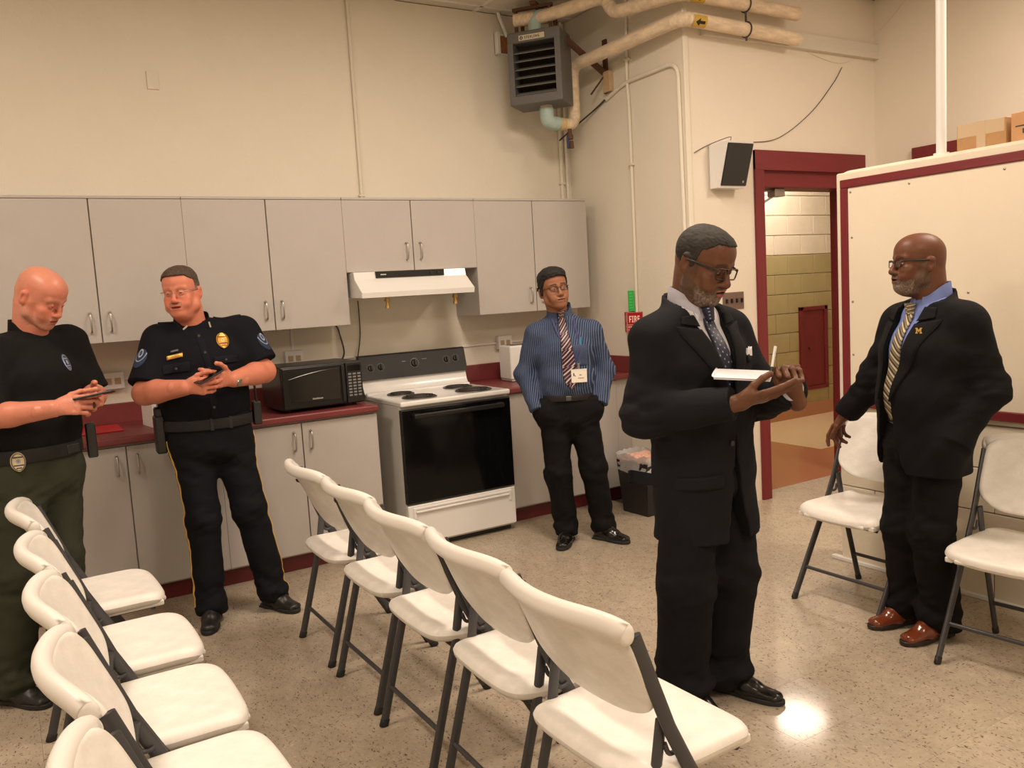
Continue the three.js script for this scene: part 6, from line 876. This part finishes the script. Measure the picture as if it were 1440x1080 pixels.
// ===== man writing on a notepad =====
{
  const g = person('man in dark suit and glasses writing on a notepad', [2.15, -2.22], [0.03, 1]);
  const j = { hip: Pt(0.03, 0.90, 0), waist: Pt(0.045, 1.06, 0.01), chest: Pt(0.055, 1.24, 0), neck: Pt(0.06, 1.45, -0.022), shR: Pt(0.236, 1.34, -0.02), shL: Pt(-0.128, 1.345, -0.01), elbR: Pt(0.302, 1.085, 0.0), wrR: Pt(0.165, 1.135, 0.29), elbL: Pt(-0.215, 1.085, 0.06), wrL: Pt(-0.085, 1.155, 0.305), hipR: Pt(0.115, 0.86, 0), hipL: Pt(-0.055, 0.86, 0), kneeR: Pt(0.17, 0.46, 0.03), kneeL: Pt(-0.055, 0.46, 0.03), ankR: Pt(0.16, 0.09, -0.02), ankL: Pt(-0.035, 0.09, -0.01) };
  const skin = [0.135, 0.058, 0.031];
  const B = bodyMesh(g, { j, skin, rough: 0.42, head: { c: Pt(0.05, 1.590, 0.052), yaw: 0.18, pitch: 0.40, roll: -0.04, s: 1.04, nose: 1.1, noseW: 1.25, jaw: 1.05, fat: 0.005, smile: 1, lid: 0.0012, lidY: 0.002, brow: [0.03, 0.018, 0.012], browT: 0.7, lip: [0.34, 0.11, 0.09], beard: [0.045, 0.032, 0.022], grey: [0.30, 0.27, 0.23], parts: 'full', density: 0.8, neckR: 0.057, hair: { front: 0.082, temple: 0.052, burn: -0.012, ear: -0.012, t: 0.004, rough: 0.001, slant: 0.012, colour: [0.009, 0.0065, 0.0045], colour2: [0.030, 0.023, 0.016] }, glasses: { w: 0.0275, h: 0.0175, sq: 0.45, r: 0.0024, temple: 0.0042, mat: std(0.018, 0.011, 0.009, 0.3) } },
    hands: [{ w: j.wrR, dir: [0.62, 0.20, 0.66], thumb: [-0.15, 0.45, 0.75], palm: [0.1, 0.85, -0.35], pose: { fingers: [[0.08, 0.12, 0.1], [0.1, 0.12, 0.1], [0.12, 0.15, 0.1], [0.15, 0.2, 0.15]], thumb: [0.75, 0.25, 0.5], spread: 0.04 }, s: 1.04 }, { w: j.wrL, dir: [-0.45, 0.72, 0.15], thumb: [-0.55, -0.1, -0.5], palm: [-0.75, -0.55, 0.1], pose: { fingers: CURL.pen, thumb: [0.75, 0.45, 0.35] }, s: 1.04 }] });
  const mat = clothMat(0.0085, 0.0088, 0.0108, 0.88), sm = new THREE.MeshPhysicalMaterial({ roughness: 0.75, map: dataTex(128, (u, v, i) => i % 32 < 3 ? [150, 150, 172] : [214, 212, 214]) }); sm.map.repeat.set(7, 7);
  const t = { hip: [0.19, 0.14], waist: [0.188, 0.142], chest: [0.2, 0.142], top: [0.16, 0.098], skirt: [0.212, 0.17], noNeck: 1, sh: 0.066, pad: 0.002, arm: 0.076, elbow: 0.073, cuff: 0.058 };
  const sf = shirtFront(g, j, { hip: [0.17, 0.12], waist: [0.168, 0.122], chest: [0.178, 0.122], top: [0.13, 0.082], sh: 0.05 }, sm, 0.068);
  const xc = (y) => -0.045 - (y - 1.06) * 0.04, o = { t, hem: 0.625, vb: 1.10, vt: 1.44, vw: 0.075, lb: 1.04, slope: 0.22, xc, mat, seed: 31, cuffR: add3(j.wrR, nrm(sub3(j.elbR, j.wrR)), 0.012), cuffL: add3(j.wrL, nrm(sub3(j.elbL, j.wrL)), 0.015) };
  const S = suit(g, j, o); const lm = clothMat(0.009, 0.0093, 0.0113, 0.85); lapel(g, S.smooth, o, 1, lm); lapel(g, S.smooth, o, -1, lm);
  collar(g, add3(j.neck, [0, 0.0, 0.004]), 0.063, sm, { tip: 0.05, gap: 0.26, h: 0.034, back: 0.03, drop: 0.02 });
  const tt = dataTex(128, (u, v, i, jx) => { const a = i % 43, b = (jx + (Math.floor(i / 43) % 2 ? 21 : 0)) % 43; return Math.hypot(a - 21, b - 21) < 6 ? [150, 164, 196] : [14, 20, 48]; }); const tm = new THREE.MeshPhysicalMaterial({ map: tt, roughness: 0.45, sheen: 0.4 }); tt.repeat.set(1.3, 1.3);
  tieStrip(g, sf, xc(1.41) - 0.0, 1.40, xc(1.06) + 0.0, 0.98, 0.04, 0.095, tm, 0.4, 0, 0.006); { const p = hit(sf, [xc(1.41), 1.405, 0.4], [0, 0, -1]); mesh('tie_knot', new THREE.CylinderGeometry(0.025, 0.016, 0.045, 12).scale(1, 1, 0.75).rotateX(-0.25).translate(p[0], p[1] + 0.008, p[2] + 0.012), tm, g); }
  patch(S.smooth, [[0.055, 1.262], [0.058, 1.238]], [[0.115, 1.27], [0.115, 1.245]], lm, g, 'breast_pocket', 0.45, 0.003, 0.004, 6, 4); const pq = hit(S.smooth, [0.085, 1.268, 0.45], [0, 0, -1]); const ps = new THREE.Shape(); ps.moveTo(-0.024, -0.012); ps.lineTo(-0.018, 0.016); ps.lineTo(-0.008, 0.006); ps.lineTo(0.0, 0.02); ps.lineTo(0.009, 0.008); ps.lineTo(0.02, 0.018); ps.lineTo(0.022, -0.012); ps.closePath(); mesh('pocket_square', new THREE.ExtrudeGeometry(ps, { depth: 0.004, bevelEnabled: true, bevelSize: 0.001, bevelThickness: 0.001, bevelSegments: 1 }).rotateY(0.35).translate(pq[0], pq[1] + 0.002, pq[2] + 0.004), std(0.75, 0.75, 0.76, 0.7), g);
  { const rows = []; for (let k = 0; k <= 5; k++) { const r = []; for (let q = 0; q <= 10; q++) r.push([-0.26 + 0.16 * q / 10, 0.865 - 0.045 * k / 5 + 0.006 * q / 10, 0.45]); rows.push(r); } mesh('pocket_flap', drape(S.smooth, rows, [0, 0, -1], 0.003, 0.005), lm, g); for (const y of [1.07, 0.975]) { const b = hit(S.smooth, [xc(y) - 0.028, y, 0.45], [0, 0, -1]); mesh('button', cyl(0.0095, 0.0095, 0.005, 0, 0, 0, 16).rotateX(Math.PI / 2).translate(b[0], b[1], b[2] + 0.005), M.black, g); } }
  trousers(j, { waist: [0.165, 0.12], seat: [0.185, 0.145], thigh: 0.106, knee: 0.097, hem: 0.092, rise: 0.14, seed: 21 }, clothMat(0.0065, 0.0067, 0.0083, 0.88), g, 0.03);
  // cuffs of the shirt, ring
  for (const s of ['L']) { const d = nrm(sub3(j['wr' + s], j['elb' + s])), a = add3(o['cuff' + s], d, -0.01), b = add3(o['cuff' + s], d, 0.012); mesh('shirt_cuff', bar([V(...a), V(...b)], 0.042, 0.038, V(0, 1, 0), 20), sm, g); }
  placeShoes(g, ((q) => { q.scale.set(0.94, 0.92, 1.12); return q; })(makeShoe(std(0.009, 0.008, 0.0075, 0.22), 'slip')), [[-0.155, 0.03, -0.12], [0.05, 0.045, 0.32]]);
  // notepad and pen
  const n = thing('notepad', 'white paper notepad held open by the writing man', 'notepad'); mesh('pages', [rbx(-0.055, 0.055, 0, 0.004, -0.09, 0.085, 0.001), rbx(-0.055, 0.055, 0.0055, 0.0072, -0.09, 0.085, 0.0008)], std(0.74, 0.72, 0.76, 0.8), n); mesh('curled_sheet', bar([0, 1, 2, 3, 4, 5, 6].map((k) => V(0, 0.004 + 0.007 * Math.sin(k / 6 * 3.14), -0.088 - 0.008 * Math.sin(k / 6 * Math.PI))), 0.055, 0.003, V(1, 0, 0), 8), std(0.7, 0.68, 0.72, 0.8), n);
  { const zx = nrm([0.115, -0.012, 0.16]), sx = nrm(add3([0.69, 0.16, -0.72], zx, -dot3([0.69, 0.16, -0.72], zx))); let nn = crs(zx, sx); if (nn[1] < 0) nn = nn.map((v) => -v); heldAt(g, n, [-0.108, 1.214, 0.268], [crs(nn, zx), nn, zx]); }
  const pen = thing('pen', 'silver and white pen in the writing hand', 'pen'); mesh('barrel', [cyl(0.0045, 0.0045, 0.1, 0, 0.06, 0, 12), cyl(0.0045, 0.0012, 0.018, 0, 0.001, 0, 12)], std(0.72, 0.72, 0.7, 0.35), pen); mesh('grip', cyl(0.0052, 0.0048, 0.03, 0, 0.025, 0, 12), M.black, pen); mesh('clip', rbx(-0.0015, 0.0015, 0.075, 0.11, 0.004, 0.0065, 0.0008), M.chrome, pen);
  { const a = Pt(0.057, 1.203, 0.33), b = Pt(0.02, 1.293, 0.32), y = nrm(sub3(b, a)), x = nrm(crs(y, [0, 0, 1])); heldAt(g, pen, a, [x, y, crs(x, y)]); }
}
// ===== man beside the partition, hand on the chair =====
{
  const g = person('bald bearded man in dark suit with brown shoes beside the partition', [3.22, -2.07], [-0.98, -0.2]);
  const j = { hip: Pt(0.015, 0.87, 0), waist: Pt(0.005, 1.02, 0.01), chest: Pt(-0.012, 1.2, 0), neck: Pt(-0.01, 1.40, -0.024), shR: Pt(0.145, 1.31, -0.015), shL: Pt(-0.175, 1.31, -0.02), elbR: Pt(0.275, 1.055, 0.0), wrR: Pt(0.42, 0.89, 0.035), elbL: Pt(-0.225, 1.05, -0.08), wrL: Pt(-0.185, 0.85, 0.045), hipR: Pt(0.095, 0.83, 0), hipL: Pt(-0.07, 0.83, 0), kneeR: Pt(0.1, 0.44, 0.03), kneeL: Pt(-0.055, 0.44, 0.03), ankR: Pt(0.115, 0.09, -0.01), ankL: Pt(-0.055, 0.09, -0.01) };
  const skin = [0.138, 0.055, 0.029];
  const B = bodyMesh(g, { j, skin, rough: 0.42, head: { c: Pt(0.012, 1.552, 0.03), yaw: -0.36, pitch: -0.04, roll: 0, s: 0.97, nose: 1.05, noseW: 1.2, fat: 0.004, lid: 0.003, mouth: 0.002, brow: [0.03, 0.018, 0.012], browT: 0.7, lip: [0.20, 0.075, 0.055], beard: [0.055, 0.04, 0.028], grey: [0.30, 0.27, 0.22], parts: 'full', density: 0.85, neckR: 0.057, glasses: { w: 0.025, h: 0.0145, sq: 0.5, r: 0.0018, temple: 0.0036, mat: std(0.012, 0.01, 0.01, 0.3) } },
    hands: [{ w: j.wrR, dir: [-0.62, -0.72, 0.15], thumb: [0.1, -0.1, 0.95], palm: [0.6, -0.6, 0.1], pose: { fingers: [[0.25, 0.4, 0.3], [0.55, 0.7, 0.4], [0.7, 0.8, 0.5], [0.75, 0.8, 0.5]], thumb: [0.8, 0.4, 0.3] }, s: 1.0 }, { w: j.wrL, dir: [-0.35, -0.9, 0.05], thumb: [-0.2, 0, 0.95], palm: [-0.9, 0.1, 0], pose: { fingers: CURL.relaxed, thumb: [0.95, 0.05, 0.1] }, s: 0.72 }] });
  const mat = clothMat(0.0068, 0.0066, 0.0076, 0.9), sm = new THREE.MeshPhysicalMaterial({ roughness: 0.75, map: mottle(112, 128, 188, 0.05, 2) });
  const t = { hip: [0.185, 0.14], waist: [0.185, 0.148], chest: [0.192, 0.14], top: [0.15, 0.095], skirt: [0.2, 0.16], noNeck: 1, sh: 0.064, pad: 0.002, arm: 0.074, elbow: 0.07, cuff: 0.057 };
  const sf = shirtFront(g, j, { hip: [0.162, 0.118], waist: [0.165, 0.128], chest: [0.17, 0.12], top: [0.125, 0.08], sh: 0.05 }, sm, 0.066);
  const xc = (y) => -0.01 - (1.38 - y) * 0.10, o = { t, hem: 0.70, vb: 1.0, vt: 1.4, vw: 0.04, open: 0.034, lb: 0.98, slope: 0.6, xc, mat, seed: 51, zf: 0.02, bulge: [[Pt(-0.14, 0.81, 0.05), [0.075, 0.12, 0.07]]], cuffR: add3(j.wrR, nrm(sub3(j.elbR, j.wrR)), 0.0), notch: 1.31 };
  const S = suit(g, j, o), lm = clothMat(0.0075, 0.0073, 0.0083, 0.85); lapel(g, S.smooth, o, 1, lm); lapel(g, S.smooth, o, -1, lm);
  collar(g, add3(j.neck, [0, 0.004, 0.004]), 0.063, sm, { tip: 0.055, gap: 0.26, h: 0.034, back: 0.03, drop: 0.02 });
  const tt = dataTex(128, (u, v) => { const f = (((v * 1.0 - u * 0.5) * 3.0) % 1 + 1) % 1; return f < 0.32 ? [196, 182, 150] : f < 0.42 ? [44, 40, 36] : f < 0.72 ? [132, 120, 96] : [58, 54, 48]; }); const tm = new THREE.MeshPhysicalMaterial({ map: tt, roughness: 0.45, sheen: 0.4 });
  tieStrip(g, sf, xc(1.36), 1.355, xc(0.95), 0.955, 0.04, 0.092, tm, 0.4, 0, 0.006); { const p = hit(sf, [xc(1.36), 1.36, 0.4], [0, 0, -1]); mesh('tie_knot', new THREE.CylinderGeometry(0.025, 0.016, 0.045, 12).scale(1, 1, 0.75).translate(p[0], p[1] + 0.008, p[2] + 0.01), tm, g); }
  const pin = hit(S.smooth, [0.085, 1.285, 0.45], [0, 0, -1]); const ms = new THREE.Shape(); [[-9, -8], [-9, -5], [-7, -5], [-7, 5], [-9, 5], [-9, 8], [-4, 8], [0, 1], [4, 8], [9, 8], [9, 5], [7, 5], [7, -5], [9, -5], [9, -8], [2.5, -8], [2.5, -5], [4, -5], [4, 2], [0, -5], [-4, 2], [-4, -5], [-2.5, -5], [-2.5, -8]].forEach(([x, y], i) => i ? ms.lineTo(x * 0.0014, y * 0.0014) : ms.moveTo(x * 0.0014, y * 0.0014)); ms.closePath();
  mesh('lapel_pin', new THREE.ExtrudeGeometry(ms, { depth: 0.002, bevelEnabled: false }).rotateY(0.4).translate(pin[0], pin[1], pin[2] + 0.014), std(0.72, 0.45, 0.12, 0.35, { metalness: 0.3 }), g);
  const tr = trousers(j, { waist: [0.162, 0.118], seat: [0.175, 0.135], thigh: 0.095, knee: 0.08, hem: 0.078, rise: 0.1, seed: 33 }, clothMat(0.006, 0.0057, 0.0062, 0.88), g, 0.035);
  const all = (x, y, z) => Math.min(sf(x, y, z), tr.fn(x, y, z)); mesh('belt', band(all, [j.hip[0], j.hip[2]], 0.905, 0.935, 0.001, 0.004), M.black, g);
  placeShoes(g, makeShoe(phys(0.16, 0.035, 0.012, 0.22, { clearcoat: 0.4 }), 'slip', std(0.02, 0.012, 0.01, 0.5)), [[-0.117, 0.03, -0.05], [0.055, 0.035, 0.06]]);
}
scene.traverse((o) => { if (o.isMesh) { o.castShadow = true; o.receiveShadow = true; } });
renderer.render(scene, camera);
